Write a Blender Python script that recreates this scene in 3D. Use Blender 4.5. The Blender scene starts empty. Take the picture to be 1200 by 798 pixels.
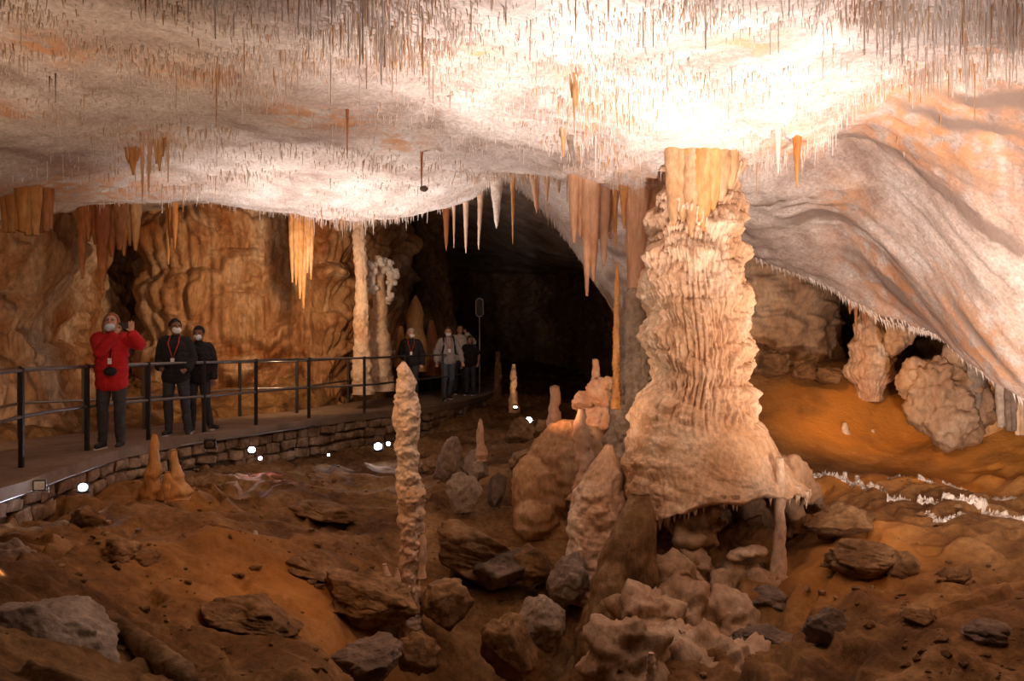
import bpy, bmesh, math, random
import numpy as np
from mathutils import Vector, Matrix, Euler
PI = math.pi
C = bpy.context.scene.collection
SC = bpy.context.scene

# ------------------------------------------------------------------ camera, world, lights, exposure
F = 1000.0                                    # focal length in pixels of the 1200 x 798 frame
cam_d = bpy.data.cameras.new('camera'); cam_d.sensor_width = 36; cam_d.lens = 30; cam_d.clip_end = 200; cam_d.clip_start = .05
cam = bpy.data.objects.new('camera', cam_d); C.objects.link(cam)
cam.location = (0, 0, 0); cam.rotation_euler = (PI / 2, 0, 0); SC.camera = cam
vs = SC.view_settings; vs.view_transform = 'Standard'; vs.look = 'None'; vs.exposure = 0.0; vs.gamma = 1; vs.use_curve_mapping = False
w = bpy.data.worlds.new('cave_air'); SC.world = w; w.use_nodes = True
w.node_tree.nodes['Background'].inputs[0].default_value = (.9, .55, .35, 1)
w.node_tree.nodes['Background'].inputs[1].default_value = 0.004

WARM = (1, .62, .34); ORANGE = (1, .42, .13); WHITE = (1, .80, .71); COOL = (.78, .82, 1); PEACH = (1, .66, .43)
def spot(name, loc, target, energy, color, angle=90, blend=.8, radius=.12):
    l = bpy.data.lights.new(name, 'SPOT'); l.energy = energy; l.color = color; l.spot_size = math.radians(angle)
    l.spot_blend = blend; l.shadow_soft_size = radius
    o = bpy.data.objects.new(name, l); C.objects.link(o); o.location = loc
    o.rotation_euler = (Vector(target) - Vector(loc)).to_track_quat('-Z', 'Y').to_euler(); return o
def point(name, loc, energy, color, radius=.1):
    l = bpy.data.lights.new(name, 'POINT'); l.energy = energy; l.color = color; l.shadow_soft_size = radius
    o = bpy.data.objects.new(name, l); C.objects.link(o); o.location = loc; return o
LIGHTS = [
 # hidden show-cave floodlights, plus a few lights added only to brighten: (loc, target, energy, colour, angle, blend, radius)
 ('ceiling_flood', (.9, 6.3, -1.6), (.9, 6.9, 2.2), 1750, WHITE, 88, 1, .12),
 ('ceiling_flood_near', (1.6, 3.2, -1.3), (1.8, 5.6, 2.2), 330, WHITE, 110, 1, .15),
 ('ceiling_flood_left', (-2.6, 11.2, -1.7), (-2.2, 12.6, 2.3), 1150, WHITE, 110, 1, .12),
 ('ceiling_flood_far_left', (-3.4, 5.5, -1.5), (-3.6, 8.2, 2.2), 560, PEACH, 125, 1, .15),
 ('wall_flood', (-3.2, 14.6, 1.3), (-6.0, 18.3, .2), 520, (1, .58, .30), 120, 1, .15),
 ('wall_flood_left', (-6.6, 10.4, -1.2), (-8.2, 14.5, 1.2), 120, (1, .55, .28), 120, 1, .15),
 ('ceiling_gap_lamp', (-4.55, 16.2, 1.75), (-4.4, 15.4, 2.6), 40, WHITE, 130, 1, .05),
 ('column_key', (-.9, 7.1, 1.2), (1.95, 8.8, -.4), 125, (1, .66, .42), 50, .9, .05),
 ('column_fill', (-1.2, 4.2, -.6), (1.95, 9.0, -.5), 62, (1, .55, .3), 40, .9, .1),
 ('column_side', (4.4, 6.8, -.6), (2.3, 9.0, -.2), 130, WARM, 60, 1, .08),
 ('stalagmite_key', (-2.6, 5.6, -.2), (-.95, 8, -1.0), 60, (1, .62, .36), 32, .8, .05),
 ('slab_flood', (3.2, 5.4, -1.4), (4.4, 8.8, 1.0), 1250, (1, .74, .60), 105, 1, .12),
 ('hill_lamp', (3.7, 10.7, .4), (5.3, 12.6, -1.2), 130, (1, .48, .16), 85, 1, .1),
 ('niche_lamp', (2.75, 13.3, -.6), (4.7, 14.5, .2), 75, (1, .58, .3), 90, 1, .08),
 ('ledge_lamp', (6.9, 8.9, -1.35), (3.4, 9.6, -1.85), 60, (1, .72, .55), 50, .8, .03),
 ('pit_lamp', (-1.9, 6.8, 1.2), (-2.2, 8.6, -2.3), 110, (1, .43, .14), 125, 1, .25),
 ('pit_lamp_right', (3.6, 5.6, .6), (3.2, 7.6, -2.2), 65, (1, .43, .14), 115, 1, .25),
  ('people_fill', (-.9, 16.5, 1.0), (-1.7, 20.5, -.4), 90, (1, .75, .6), 40, .8, .1),  # added light to lift the dark far visitors
 ('front_people_fill', (-3.4, 7.2, .9), (-4.9, 11.2, -.4), 45, (1, .66, .5), 50, .8, .1),  # added so the faces of the nearer visitors show
 ('grey_column_fill', (.5, 7.4, -1.2), (1.35, 9.9, -.3), 95, (1, .62, .38), 40, .8, .05),  # added light that brings out the dim grey column
 ('slab_fill_right', (4.9, 6.8, -1.7), (5.1, 8.8, .6), 260, (1, .76, .62), 110, 1, .1),  # added to brighten the lower right of the slab
 ('boulder_fill', (3.6, 8.6, -1.2), (5.1, 10.2, -.8), 32, (1, .72, .55), 50, .8, .06),  # added for the pale boulder, which the slab flood does not reach
 ('cluster_lamp', (.35, 10.2, -.8), (1.15, 11.3, -.6), 30, (1, .45, .22), 120, 1, .05),
 ('curtain_lamp', (.6, 8.2, .3), (.95, 10.2, 1.2), 30, (1, .50, .28), 70, 1, .06),
 ('far_hall_lamp', (.2, 16.5, -1.5), (1.9, 19, 1.6), 16, (1, .75, .6), 80, 1, .1),
]
for n, a, b, e, c, ang, bl, r in LIGHTS: spot(n, a, b, e, c, ang, bl, r)

# ------------------------------------------------------------------ helpers
rng = np.random.default_rng(7); random.seed(7)
def P(px, py, d): return np.array([(px - 600) / F * d, d, (399 - py) / F * d])
def _hash(i, j, k, s):
    n = (i * 374761393 + j * 668265263 + k * 2147483647 * 0 + k * 1274126177 + s * 974634777) & 0xffffffff
    n = ((n ^ (n >> 13)) * 1274126177) & 0xffffffff
    n = ((n ^ (n >> 15)) * 2246822519) & 0xffffffff
    return ((n ^ (n >> 16)) & 0xffff) / 32767.5 - 1.0
def noise(x, y, z, s=0):
    x = np.asarray(x, float); y = np.asarray(y, float); z = np.asarray(z, float)
    x, y, z = np.broadcast_arrays(x, y, z)
    xi = np.floor(x); yi = np.floor(y); zi = np.floor(z)
    fx = x - xi; fy = y - yi; fz = z - zi
    xi = xi.astype(np.int64); yi = yi.astype(np.int64); zi = zi.astype(np.int64)
    fx = fx * fx * (3 - 2 * fx); fy = fy * fy * (3 - 2 * fy); fz = fz * fz * (3 - 2 * fz)
    def L(a, b, t): return a + (b - a) * t
    c = lambda i, j, k: _hash(xi + i, yi + j, zi + k, s)
    return L(L(L(c(0,0,0), c(1,0,0), fx), L(c(0,1,0), c(1,1,0), fx), fy),
             L(L(c(0,0,1), c(1,0,1), fx), L(c(0,1,1), c(1,1,1), fx), fy), fz)
def fbm(x, y, z, o=4, s=0, g=.5):
    a = 1; t = 0; v = 0
    for i in range(o):
        f = 2.03 ** i
        v = v + a * noise(x * f + 7.3 * i, y * f - 3.1 * i, z * f + 1.7 * i, s + i); t += a; a *= g
    return v / t
def ridged(x, y, z, o=4, s=0):
    a = 1; t = 0; v = 0
    for i in range(o):
        f = 2.1 ** i
        v = v + a * (1 - 2 * np.abs(noise(x * f + 5.3 * i, y * f, z * f + 2.9 * i, s + i))); t += a; a *= .5
    return v / t
def sstep(a, b, x):
    t = np.clip((x - a) / (b - a), 0, 1); return t * t * (3 - 2 * t)

def mesh_from(name, V, Q=None, T=None, smooth=True):
    V = np.asarray(V, np.float32).reshape(-1, 3)
    me = bpy.data.meshes.new(name)
    faces = []; sizes = []
    if Q is not None and len(Q): faces.append(np.asarray(Q, np.int32).ravel()); sizes.append(np.full(len(Q), 4, np.int32))
    if T is not None and len(T): faces.append(np.asarray(T, np.int32).ravel()); sizes.append(np.full(len(T), 3, np.int32))
    idx = np.concatenate(faces); sz = np.concatenate(sizes)
    me.vertices.add(len(V)); me.vertices.foreach_set('co', V.ravel())
    me.loops.add(len(idx)); me.loops.foreach_set('vertex_index', idx)
    me.polygons.add(len(sz)); st = np.concatenate(([0], np.cumsum(sz)[:-1])).astype(np.int32)
    me.polygons.foreach_set('loop_start', st); me.polygons.foreach_set('loop_total', sz)
    me.polygons.foreach_set('use_smooth', np.full(len(sz), smooth))
    me.update(calc_edges=True); me.validate()
    return me
def grid_faces(n, m, wrap=False, off=0, flip=False):
    i = np.arange(n - 1)[:, None]; j = np.arange(m if wrap else m - 1)[None, :]; j2 = (j + 1) % m
    q = np.stack([i * m + j + off, i * m + j2 + off, (i + 1) * m + j2 + off, (i + 1) * m + j + off], -1).reshape(-1, 4)
    return q[:, ::-1] if flip else q
def link(name, me, mat, parent=None, origin=None, kind=None):
    if mat is not None: me.materials.append(mat)
    o = bpy.data.objects.new(name, me); C.objects.link(o)
    if origin is not None and parent is None:
        me.transform(Matrix.Translation(-Vector(origin))); o.location = origin
    if parent is not None:
        o.parent = parent
        if parent.location.length > 0: me.transform(Matrix.Translation(-parent.location))
    if kind: o['kind'] = kind
    return o
def tag(o, label, cat, group=None, kind=None):
    o['label'] = label; o['category'] = cat
    if group: o['group'] = group
    if kind: o['kind'] = kind
    return o
def empty(name, loc, label, cat, group=None):
    o = bpy.data.objects.new(name, None); C.objects.link(o); o.location = loc; o.empty_display_size = .1
    return tag(o, label, cat, group)
def attr(me, name, vals):
    a = me.attributes.new(name, 'FLOAT', 'POINT'); a.data.foreach_set('value', np.asarray(vals, np.float32).ravel())

# ------------------------------------------------------------------ materials
def rock(name, cols, scale=1.5, zs=1.0, bump=.5, bscale=30, rough=.75, stain=None, fine=.35, spec=.3, soft=False):
    """cols: three colours; zs < 1 stretches the pattern vertically; stain: colour mixed by the 'stain' attribute"""
    m = bpy.data.materials.new(name); m.use_nodes = True; nt = m.node_tree; N = nt.nodes; Lk = nt.links
    b = N['Principled BSDF']; b.inputs['Roughness'].default_value = rough; b.inputs['Specular IOR Level'].default_value = spec
    g = N.new('ShaderNodeNewGeometry'); mp = N.new('ShaderNodeMapping'); mp.inputs['Scale'].default_value = (1, 1, zs)
    Lk.new(g.outputs['Position'], mp.inputs['Vector'])
    n1 = N.new('ShaderNodeTexNoise'); n1.inputs['Scale'].default_value = scale; n1.inputs['Detail'].default_value = 8
    n1.inputs['Roughness'].default_value = .62; n1.inputs['Distortion'].default_value = .6
    Lk.new(mp.outputs[0], n1.inputs['Vector'])
    r = N.new('ShaderNodeValToRGB'); e = r.color_ramp.elements
    e[0].position = .36; e[0].color = (*cols[0], 1); e[1].position = .64; e[1].color = (*cols[2], 1)
    k = e.new(.5); k.color = (*cols[1], 1)
    Lk.new(n1.outputs['Fac'], r.inputs[0]); out = r.outputs[0]
    n2 = N.new('ShaderNodeTexNoise'); n2.inputs['Scale'].default_value = bscale; n2.inputs['Detail'].default_value = 7; n2.inputs['Roughness'].default_value = .65
    Lk.new(mp.outputs[0], n2.inputs['Vector'])
    # fine speckle of the stone itself
    mr = N.new('ShaderNodeMapRange'); mr.inputs[1].default_value = .3; mr.inputs[2].default_value = .7
    mr.inputs[3].default_value = 1 - fine; mr.inputs[4].default_value = 1 + fine * .4
    Lk.new(n2.outputs['Fac'], mr.inputs[0])
    mx = N.new('ShaderNodeMix'); mx.data_type = 'RGBA'; mx.blend_type = 'MULTIPLY'; mx.inputs[0].default_value = 1
    Lk.new(out, mx.inputs[6]); Lk.new(mr.outputs[0], mx.inputs[7]); out = mx.outputs[2]
    if stain:
        at = N.new('ShaderNodeAttribute'); at.attribute_name = 'stain'
        ml = N.new('ShaderNodeMath'); ml.operation = 'MULTIPLY'; Lk.new(at.outputs['Fac'], ml.inputs[0])
        mr2 = N.new('ShaderNodeMapRange'); mr2.inputs[1].default_value = .38; mr2.inputs[2].default_value = .56; mr2.inputs[4].default_value = 1.3
        n3 = N.new('ShaderNodeTexNoise'); n3.inputs['Scale'].default_value = 5; n3.inputs['Detail'].default_value = 6
        Lk.new(g.outputs['Position'], n3.inputs['Vector']); Lk.new(n3.outputs['Fac'], mr2.inputs[0]); Lk.new(mr2.outputs[0], ml.inputs[1])
        ml.use_clamp = True
        if soft: mr2.inputs[1].default_value = .15; mr2.inputs[2].default_value = .6; n3.inputs['Scale'].default_value = 1.6
        m2 = N.new('ShaderNodeMix'); m2.data_type = 'RGBA'; Lk.new(ml.outputs[0], m2.inputs[0]); Lk.new(out, m2.inputs[6]); m2.inputs[7].default_value = (*stain, 1)
        out = m2.outputs[2]
    Lk.new(out, b.inputs['Base Color'])
    bp = N.new('ShaderNodeBump'); bp.inputs['Strength'].default_value = bump; bp.inputs['Distance'].default_value = .03
    Lk.new(n2.outputs['Fac'], bp.inputs['Height']); Lk.new(bp.outputs[0], b.inputs['Normal'])
    return m
def plain(name, col, rough=.6, metal=0, emit=None, es=0, bump=0, bscale=60):
    m = bpy.data.materials.new(name); m.use_nodes = True; nt = m.node_tree; b = nt.nodes['Principled BSDF']
    b.inputs['Roughness'].default_value = rough; b.inputs['Metallic'].default_value = metal
    n = nt.nodes.new('ShaderNodeTexNoise'); n.inputs['Scale'].default_value = bscale; n.inputs['Detail'].default_value = 4
    g = nt.nodes.new('ShaderNodeNewGeometry'); nt.links.new(g.outputs['Position'], n.inputs['Vector'])
    r = nt.nodes.new('ShaderNodeValToRGB'); e = r.color_ramp.elements
    e[0].position = .3; e[1].position = .7; e[0].color = (*[c * .8 for c in col], 1); e[1].color = (*[min(1, c * 1.1) for c in col], 1)
    nt.links.new(n.outputs['Fac'], r.inputs[0]); nt.links.new(r.outputs[0], b.inputs['Base Color'])
    if bump:
        bp = nt.nodes.new('ShaderNodeBump'); bp.inputs['Strength'].default_value = bump; bp.inputs['Distance'].default_value = .01
        nt.links.new(n.outputs['Fac'], bp.inputs['Height']); nt.links.new(bp.outputs[0], b.inputs['Normal'])
    if emit: b.inputs['Emission Color'].default_value = (*emit, 1); b.inputs['Emission Strength'].default_value = es
    return m
M = dict(
 ceiling=rock('ceiling_calcite', [(.42,.33,.29),(.66,.59,.55),(.80,.76,.73)], .9, 1, .5, 26, .8, stain=(.62,.30,.12), fine=.4),
 straw=rock('straw_calcite', [(.62,.48,.38),(.78,.70,.64),(.86,.82,.78)], 2.2, 1, .1, 20, .45, fine=.15),
 straw_o=rock('straw_ochre', [(.5,.25,.1),(.62,.38,.2),(.7,.5,.34)], 2.2, 1, .1, 20, .45, fine=.15),
 floor=rock('cave_earth', [(.095,.043,.014),(.215,.112,.040),(.34,.20,.085)], 1.1, 1, .7, 14, .85, stain=(.62,.27,.05), fine=.5, soft=True),
 wall=rock('wall_flowstone', [(.30,.12,.04),(.45,.27,.14),(.60,.48,.36)], .9, .35, .6, 16, .6, stain=(.05,.035,.025), fine=.5),
 niche=rock('niche_flowstone', [(.30,.17,.09),(.44,.29,.18),(.55,.42,.30)], 1.2, .5, .6, 16, .7, fine=.4),
 grey=rock('grey_limestone', [(.24,.18,.14),(.36,.29,.23),(.48,.40,.33)], 1.6, 1, .7, 14, .8, fine=.45),
 dark=rock('dark_limestone', [(.11,.08,.06),(.18,.13,.1),(.25,.19,.15)], 2, 1, .7, 14, .8, fine=.4),
 brown=rock('earthy_limestone', [(.12,.062,.024),(.225,.125,.055),(.36,.235,.125)], 1.6, 1, .7, 12, .85, fine=.5),
 column=rock('column_flowstone', [(.56,.33,.18),(.68,.46,.30),(.77,.62,.47)], 1.6, .6, .6, 24, .6, fine=.4),
 tan=rock('tan_flowstone', [(.42,.22,.09),(.54,.32,.16),(.62,.43,.27)], 1.8, .5, .5, 20, .6, fine=.4),
 cream=rock('cream_flowstone', [(.62,.40,.25),(.74,.55,.40),(.80,.67,.54)], 1.6, .6, .5, 24, .6, fine=.35),
 peach=rock('peach_calcite', [(.60,.33,.19),(.70,.45,.29),(.76,.57,.42)], 2.0, .3, .3, 24, .5, fine=.25),
 ochre=rock('ochre_flowstone', [(.50,.20,.05),(.60,.30,.10),(.66,.42,.2)], 2, .3, .4, 20, .55, fine=.35),
 rust=rock('rust_flowstone', [(.28,.09,.03),(.42,.17,.06),(.5,.25,.11)], 2, .3, .4, 20, .6, fine=.4),
 white=rock('white_crust', [(.70,.62,.55),(.82,.78,.72),(.88,.86,.84)], 3, 1, .6, 30, .6, fine=.3),
 stone=rock('masonry_stone', [(.18,.11,.065),(.33,.22,.14),(.48,.36,.25)], 3.5, 1, .6, 22, .85, fine=.4),
 mortar=rock('masonry_mortar', [(.12,.09,.07),(.16,.12,.09),(.2,.16,.12)], 3, 1, .5, 30, .9),
 path=rock('walkway_concrete', [(.20,.14,.10),(.25,.18,.13),(.30,.22,.17)], 2, 1, .2, 60, .75, fine=.2),
 steel=plain('galvanised_rail', (.30,.29,.29), .35, .8), post=plain('dark_post', (.045,.04,.04), .5, .4),
 black=plain('black_plastic', (.02,.02,.022), .5), silver=plain('grey_housing', (.5,.5,.5), .4, .5),
)

def add_streak(m, col):
    nt = m.node_tree; b = nt.nodes['Principled BSDF']; lk = b.inputs['Base Color'].links[0]; src = lk.from_socket
    at = nt.nodes.new('ShaderNodeAttribute'); at.attribute_name = 'streak'; mx = nt.nodes.new('ShaderNodeMix'); mx.data_type = 'RGBA'
    nt.links.new(at.outputs['Fac'], mx.inputs[0]); nt.links.new(src, mx.inputs[6]); mx.inputs[7].default_value = (*col, 1); nt.links.new(mx.outputs[2], b.inputs['Base Color'])
add_streak(M['ceiling'], (.27, .21, .18))

# ------------------------------------------------------------------ surfaces through control points
def tps(pts, lam=1e-3):
    pts = np.array(pts, float); n = len(pts); X = pts[:, :2]
    def phi(r2): return .5 * r2 * np.log(r2 + 1e-9)
    K = phi(((X[:, None] - X[None]) ** 2).sum(-1)) + lam * np.eye(n)
    A = np.zeros((n + 3, n + 3)); A[:n, :n] = K; A[:n, n] = 1; A[:n, n + 1:] = X; A[n, :n] = 1; A[n + 1:, :n] = X.T
    s = np.linalg.solve(A, np.concatenate([pts[:, 2], [0, 0, 0]]))
    def f(x, y):
        sh = np.shape(x); x = np.ravel(x); y = np.ravel(y); out = s[n] + s[n + 1] * x + s[n + 2] * y
        for i in range(n): out = out + s[i] * phi((x - X[i, 0]) ** 2 + (y - X[i, 1]) ** 2)
        return out.reshape(sh)
    return f
CP = [P(*a) for a in [
 (0,0,5.6),(300,0,5.3),(600,0,5.1),(900,0,4.9),(1200,0,4.9),(-100,80,7),(0,110,7.4),(150,100,7.3),(300,100,7.3),(450,100,7.2),(600,100,7.1),(740,100,7.0),(900,100,6.9),(1020,95,7.1),
 (80,190,9.8),(170,175,9.8),(300,185,10.2),(450,195,10.4),(600,190,9.8),(740,175,8.7),(840,170,8.4),(940,165,8.3),
 (150,235,13),(250,235,14.2),(330,238,15.2),(420,243,14.6),(500,240,14.0),(560,232,13.2),(620,205,11.4),(690,222,10.2),(760,232,9.9),(820,222,9.6),(880,196,9.4),(950,180,9.1),
 (330,215,17.5),(420,205,17),(500,195,16.2),(560,180,15.6),(640,170,13),
 (600,215,19),(660,262,18.5),(705,325,17.5),(737,392,16.8),(560,265,26),(620,300,26),(500,240,24),
 (1060,130,7.9),(1130,120,7.4),(1200,110,7.0),(1010,190,9.3),(1100,210,8.3),(1200,200,7.6),(920,240,10.5),(1000,290,11.0),(1100,320,9.5),(1200,300,8.2),(1200,400,8.8),
 (885,306,12.6),(980,348,12.3),(1035,385,11.8),(1120,412,11.0),(1170,450,10.3),(1215,505,9.6),
]] + [np.array(a) for a in [
 (3.8,13.8,1.9),(5.0,13.8,1.4),(5.9,13.2,.9),(6.8,12.4,.5),(7.2,11.4,.2),(7.3,10.2,-.4),
 (-8.5,9,1.2),(-9,12,1.3),(-9,16,2.2),(-6,19.5,3),(-3,20,3.4),(0,-3,2),(-5,0,2.2),(5,0,1.9),(-9,4,1.2),(8,5,0),(9,9,-1),(10,13,0),(3,26,2),(-4,32,3),(4,34,2.4)]]
FP = [P(*a) for a in [
 (0,650,7.7),(80,615,9.0),(180,585,10.7),(300,568,12.4),(440,546,15.1),(500,523,16.8),(560,487,19.8),(590,472,22),(620,500,18),(660,505,16.5),(700,500,15),
 (100,640,7.5),(250,625,9.2),(400,600,11),(520,565,12.8),(600,560,12.3),(100,740,5.6),(250,720,6.8),(400,700,7.8),(400,798,6.2),(250,798,5.6),(60,798,4.7),(480,735,8.2),
 (560,690,9.3),(640,700,9.0),(700,700,9.0),(720,770,7.6),(850,790,7.3),(760,830,6.6),(860,655,9.8),
 (1000,620,8.6),(1000,700,7.3),(1000,798,6),(1180,700,6.8),(1180,798,5.6),(955,567,10.2),(1060,596,9.2),(1200,642,7.9),
 (1000,546,11.3),(1150,566,10.3),(890,455,13.4),(960,440,13.6),(1000,470,13),(1050,515,12.4),(1150,500,11.4),(1100,432,14),(900,525,11.8),(640,440,30),(600,430,34)]] + [np.array(a) for a in [
 (-.5,6.7,-4.0),(.1,7.2,-4.2),(.2,8.0,-3.6),(-.1,5.6,-3.6),(1.8,5.4,-2.9),(-6,11,-1.8),(-5,14,-1.8),(-3,18,-1.8),(-1.5,22,-1.8),(-8.2,12.5,-1.2),(-6.6,16.4,-1.35),(-5,18,-1.1),(-3.8,19,-1.1),(-3,23,-1.3),
 (-9,5,-1.6),(-4,2,-2.1),(0,1,-2.6),(4,2,-2.3),(9,5,-1.6),(10,10,-1.2),(8,15,-.4),(-10,18,-.5),(2,22,-1.7),(0,27,-1.6),(-6,7,-1.75)]]
cz0 = tps(CP); fz0 = tps(FP)
# walkway plan: front edge and rear edge
FE = np.array([(-4.55,4.5),(-4.75,6.5),(-4.86,8.1),(-5.0,11.1),(-4.08,13.6),(-2.77,16.3),(-1.77,17.8),(-.95,20.6),(-.55,23.4),(-.7,26)])
RE = np.array([(-6.6,4.5),(-6.9,6.5),(-7.1,8.6),(-6.95,12),(-5.9,13.8),(-5.0,15.8),(-4.3,17.2),(-3.5,19.8),(-2.6,22.4),(-2.4,26)])
def catmull(p, k=12):
    p = np.asarray(p, float); q = np.vstack([2 * p[0] - p[1], p, 2 * p[-1] - p[-2]]); out = []
    for i in range(1, len(q) - 2):
        for t in np.linspace(0, 1, k, endpoint=False):
            out.append(.5 * ((2*q[i]) + (-q[i-1]+q[i+1])*t + (2*q[i-1]-5*q[i]+4*q[i+1]-q[i+2])*t*t + (-q[i-1]+3*q[i]-3*q[i+1]+q[i+2])*t**3))
    out.append(p[-1]); return np.array(out)
FEs = catmull(FE); REs = catmull(RE)
WZ = -1.4
def in_walk(x, y):
    xf = np.interp(y, FEs[:, 1], FEs[:, 0]); xr = np.interp(y, REs[:, 1], REs[:, 0])
    return sstep(xr - .35, xr - .05, x) * (1 - sstep(xf - .1, xf + .02, x)) * (y > 4) * (y < 26.5)
def slab_mask(x, y):
    xb = np.interp(y, [6.2, 6.8, 7.2, 8, 8.6, 9.2, 9.6, 10.2, 12], [9, 4.6, 3.35, 3.05, 3.05, 2.85, 2.4, 1.9, 1.6]) + .12 * noise(np.asarray(y) * 3, 0, 0, 4)
    return sstep(0, .16, x - xb)
def ceil_z(x, y):
    z = cz0(x, y)
    z = z + .10 * fbm(x * .9, y * .9, 0, 4, 11) + .035 * ridged(x * 3.2, y * 3.2, 0, 3, 21) + .018 * fbm(x * 13, y * 13, 0, 3, 31)
    # folded rock on the right hand slab: long tilted ridges
    s = slab_mask(x, y); z = z + .2 * s * (1 - sstep(9.4, 10.4, y))
    u = (x * .55 + y * .9); v = (x * .9 - y * .5)
    z = z + s * (.10 * ridged(v * .45, u * 1.1, 0, 5, 41) + .06 * ridged(v * 1.0, u * 3.5, 0, 4, 47))
    return z
def floor_z(x, y):
    z = fz0(x, y); m = in_walk(x, y)
    rough = .5 + .5 * sstep(-.2, .3, fbm(x * .5, y * .5, 3, 2, 61))
    r = .13 * fbm(x * 1.1, y * 1.1, 0, 4, 51) + rough * (.17 * ridged(x * 1.5, y * 1.5, 0, 5, 53) + .03 * fbm(x * 9, y * 9, 0, 4, 57))
    # broken slabs: terraces cut by noise
    t = (x * .3 - y * .25 + fbm(x * .8, y * .8, 5, 3, 71)) * 3.2; fr = t - np.floor(t)
    r = r + rough * .16 * (sstep(0, .1, fr) - fr)
    hill = sstep(2.2, 3.2, x) * sstep(9.8, 11, y)
    r = r * (1 - .85 * hill)
    z = z + r
    return np.where(m > .01, np.minimum(z, -1.62 * m + z * (1 - m)), z)
def ray_to(fn, px, py, below=True, d0=3.0, d1=34):
    d = np.linspace(d0, d1, 900); x = (px - 600) / F * d; zr = (399 - py) / F * d; h = fn(x, d)
    hit = np.where((zr < h) if below else (zr > h))[0]
    if not len(hit): return None
    k = hit[0]; return np.array([x[k], d[k], h[k]])
def ground(px, py):
    r = ray_to(floor_z, px, py); return r if r is not None else P(px, py, 15)
def roof(px, py):
    r = ray_to(ceil_z, px, py, False); return r if r is not None else P(px, py, 12)

def heightfield(name, fn, xs, ys, mat, up, stains):
    X, Y = np.meshgrid(xs, ys); Z = fn(X, Y)
    me = mesh_from(name, np.stack([X, Y, Z], -1), grid_faces(len(ys), len(xs), flip=not up))
    st = np.zeros_like(X)
    for (x, y, rx, ry, a) in stains: st = np.maximum(st, a * np.exp(-((X - x) / rx) ** 2 - ((Y - y) / ry) ** 2))
    attr(me, 'stain', st)
    if not up:
        sm = slab_mask(X, Y); u = X * .56 + Y * .83; v = X * .83 - Y * .56
        attr(me, 'streak', np.clip(sm * sstep(-.05, .5, fbm(v * 1.0, u * 7 + 1.2 * noise(v, u, 0, 8), 0, 5, 17)) * 1.1, 0, 1))
    return link(name, me, mat, kind='structure')
ys = np.concatenate([np.arange(-3, 3, .12), 3 * np.exp(np.linspace(0, math.log(36 / 3), 560))])
stain_glow = []
for px, py, r in [(672,80,.13),(665,55,.12),(678,120,.1),(690,150,.1),(425,50,.1),(455,60,.1),(400,140,.4),(350,135,.35),(465,165,.35),(250,90,.3),(215,90,.3),(180,160,.35),(880,50,.22),(930,170,.3),(830,200,.4),(760,215,.35),(700,215,.3),(1065,120,.5),(1120,150,.6),(1060,150,.5),(1040,330,.6),(1150,400,.5),(990,240,.3),(560,60,.15),(60,60,.3),(10,130,.3),(130,220,.8),(60,220,.7),(1150,60,.2)]:  # ochre stains; those in the right recess paint in warm lamp light
    h = roof(px, py); stain_glow.append((h[0], h[1], r, r * 1.3, .62))
stain_glow += [(2.6, 19, 2.5, 4, .35)]
ceiling = heightfield('ceiling', ceil_z, np.linspace(-12, 11, 540), ys, M['ceiling'], False, stain_glow)
floor = heightfield('floor', floor_z, np.linspace(-11, 11, 520), ys, M['floor'], True,
    [(5.1, 12.6, 1.3, .9, 1.2), (6.3, 10.8, 1.2, 1.0, 1.3), (4.6, 10.0, 2.5, .35, .8), (-4.2, 10, .8, .8, .5), (3.2, 8, .8, .8, .5), (-2, 7.5, 1, 1, .4)])

# flowstone relief: organ-pipe flutes under bulging shelves
def lobes(u, z, H, seed, n=None, w=None):
    """overlapping drip lobes: each column of cells hangs its own bulges, rounded above and tapering below"""
    c0 = np.floor(u); out = np.zeros_like(u); zz = z / H
    for j in (-1, 0, 1):
        c = c0 + j; ci = np.mod(c, n) if n else c
        r1 = noise(ci * 1.37 + .5, 3.1, seed, seed); r2 = noise(ci * 2.71 + .5, 9.7, seed, seed + 1); r3 = noise(ci * .77 + .5, 1.3, seed + 4, seed + 2)
        v = (u - (c + .5 + .25 * r1)) / (.62 + .14 * r3); t = zz * (1 + .35 * r2) + 7 * r3 + (w if w is not None else 0); k = np.floor(t); f = t - k
        A = .65 + .5 * noise(ci + .5, k * 1.9 + .3, seed, seed + 6)
        b = np.where(f < .72, (f / .72) ** 1.5, np.sqrt(np.clip(1 - ((f - .72) / .28) ** 2, 0, 1)))
        out = np.maximum(out, np.clip(1 - v * v, 0, 1) ** .7 * b * A)
    return out
def flow(s, z, H=.5, tier=.12, flute=.035, ff=9, seed=0, warp=.9, per=None):
    """organ-pipe flowstone: wide drip shelves, smaller ones on top of them, and fine flutes"""
    wv = warp * .6 * fbm(np.cos(s * 1.3) * 1.5, z * .8, seed, 3, seed + 5); sw = s + .25 * H * fbm(s * 0 + 1, z * 1.7, seed, 2, seed + 8) 
    def N(w): return max(3, round(per / w)) if per else None
    def U(w): return (s / per * N(w) if per else s / w)
    wig = lambda a: a * noise(z * 1.6 / H * .4, seed, 0, seed + 2)
    b1 = lobes(U(H * .75) + wig(.5), z, H, seed, N(H * .75), wv)
    b2 = lobes(U(H * .28) + wig(.5), z, H * .45, seed + 3, N(H * .28), wv * 2)
    b3 = lobes(U(1 / ff) + wig(.4), z, H * .7, seed + 7, N(1 / ff), wv * 1.5)
    uf = U(.8 / ff) + wig(.6); g = 1 - np.abs(2 * (uf - np.floor(uf)) - 1) ** 1.8
    return tier * (.78 * b1 + .26 * b2) + flute * (.75 * b3 + .55 * g * (1 - .6 * b1))

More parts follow.
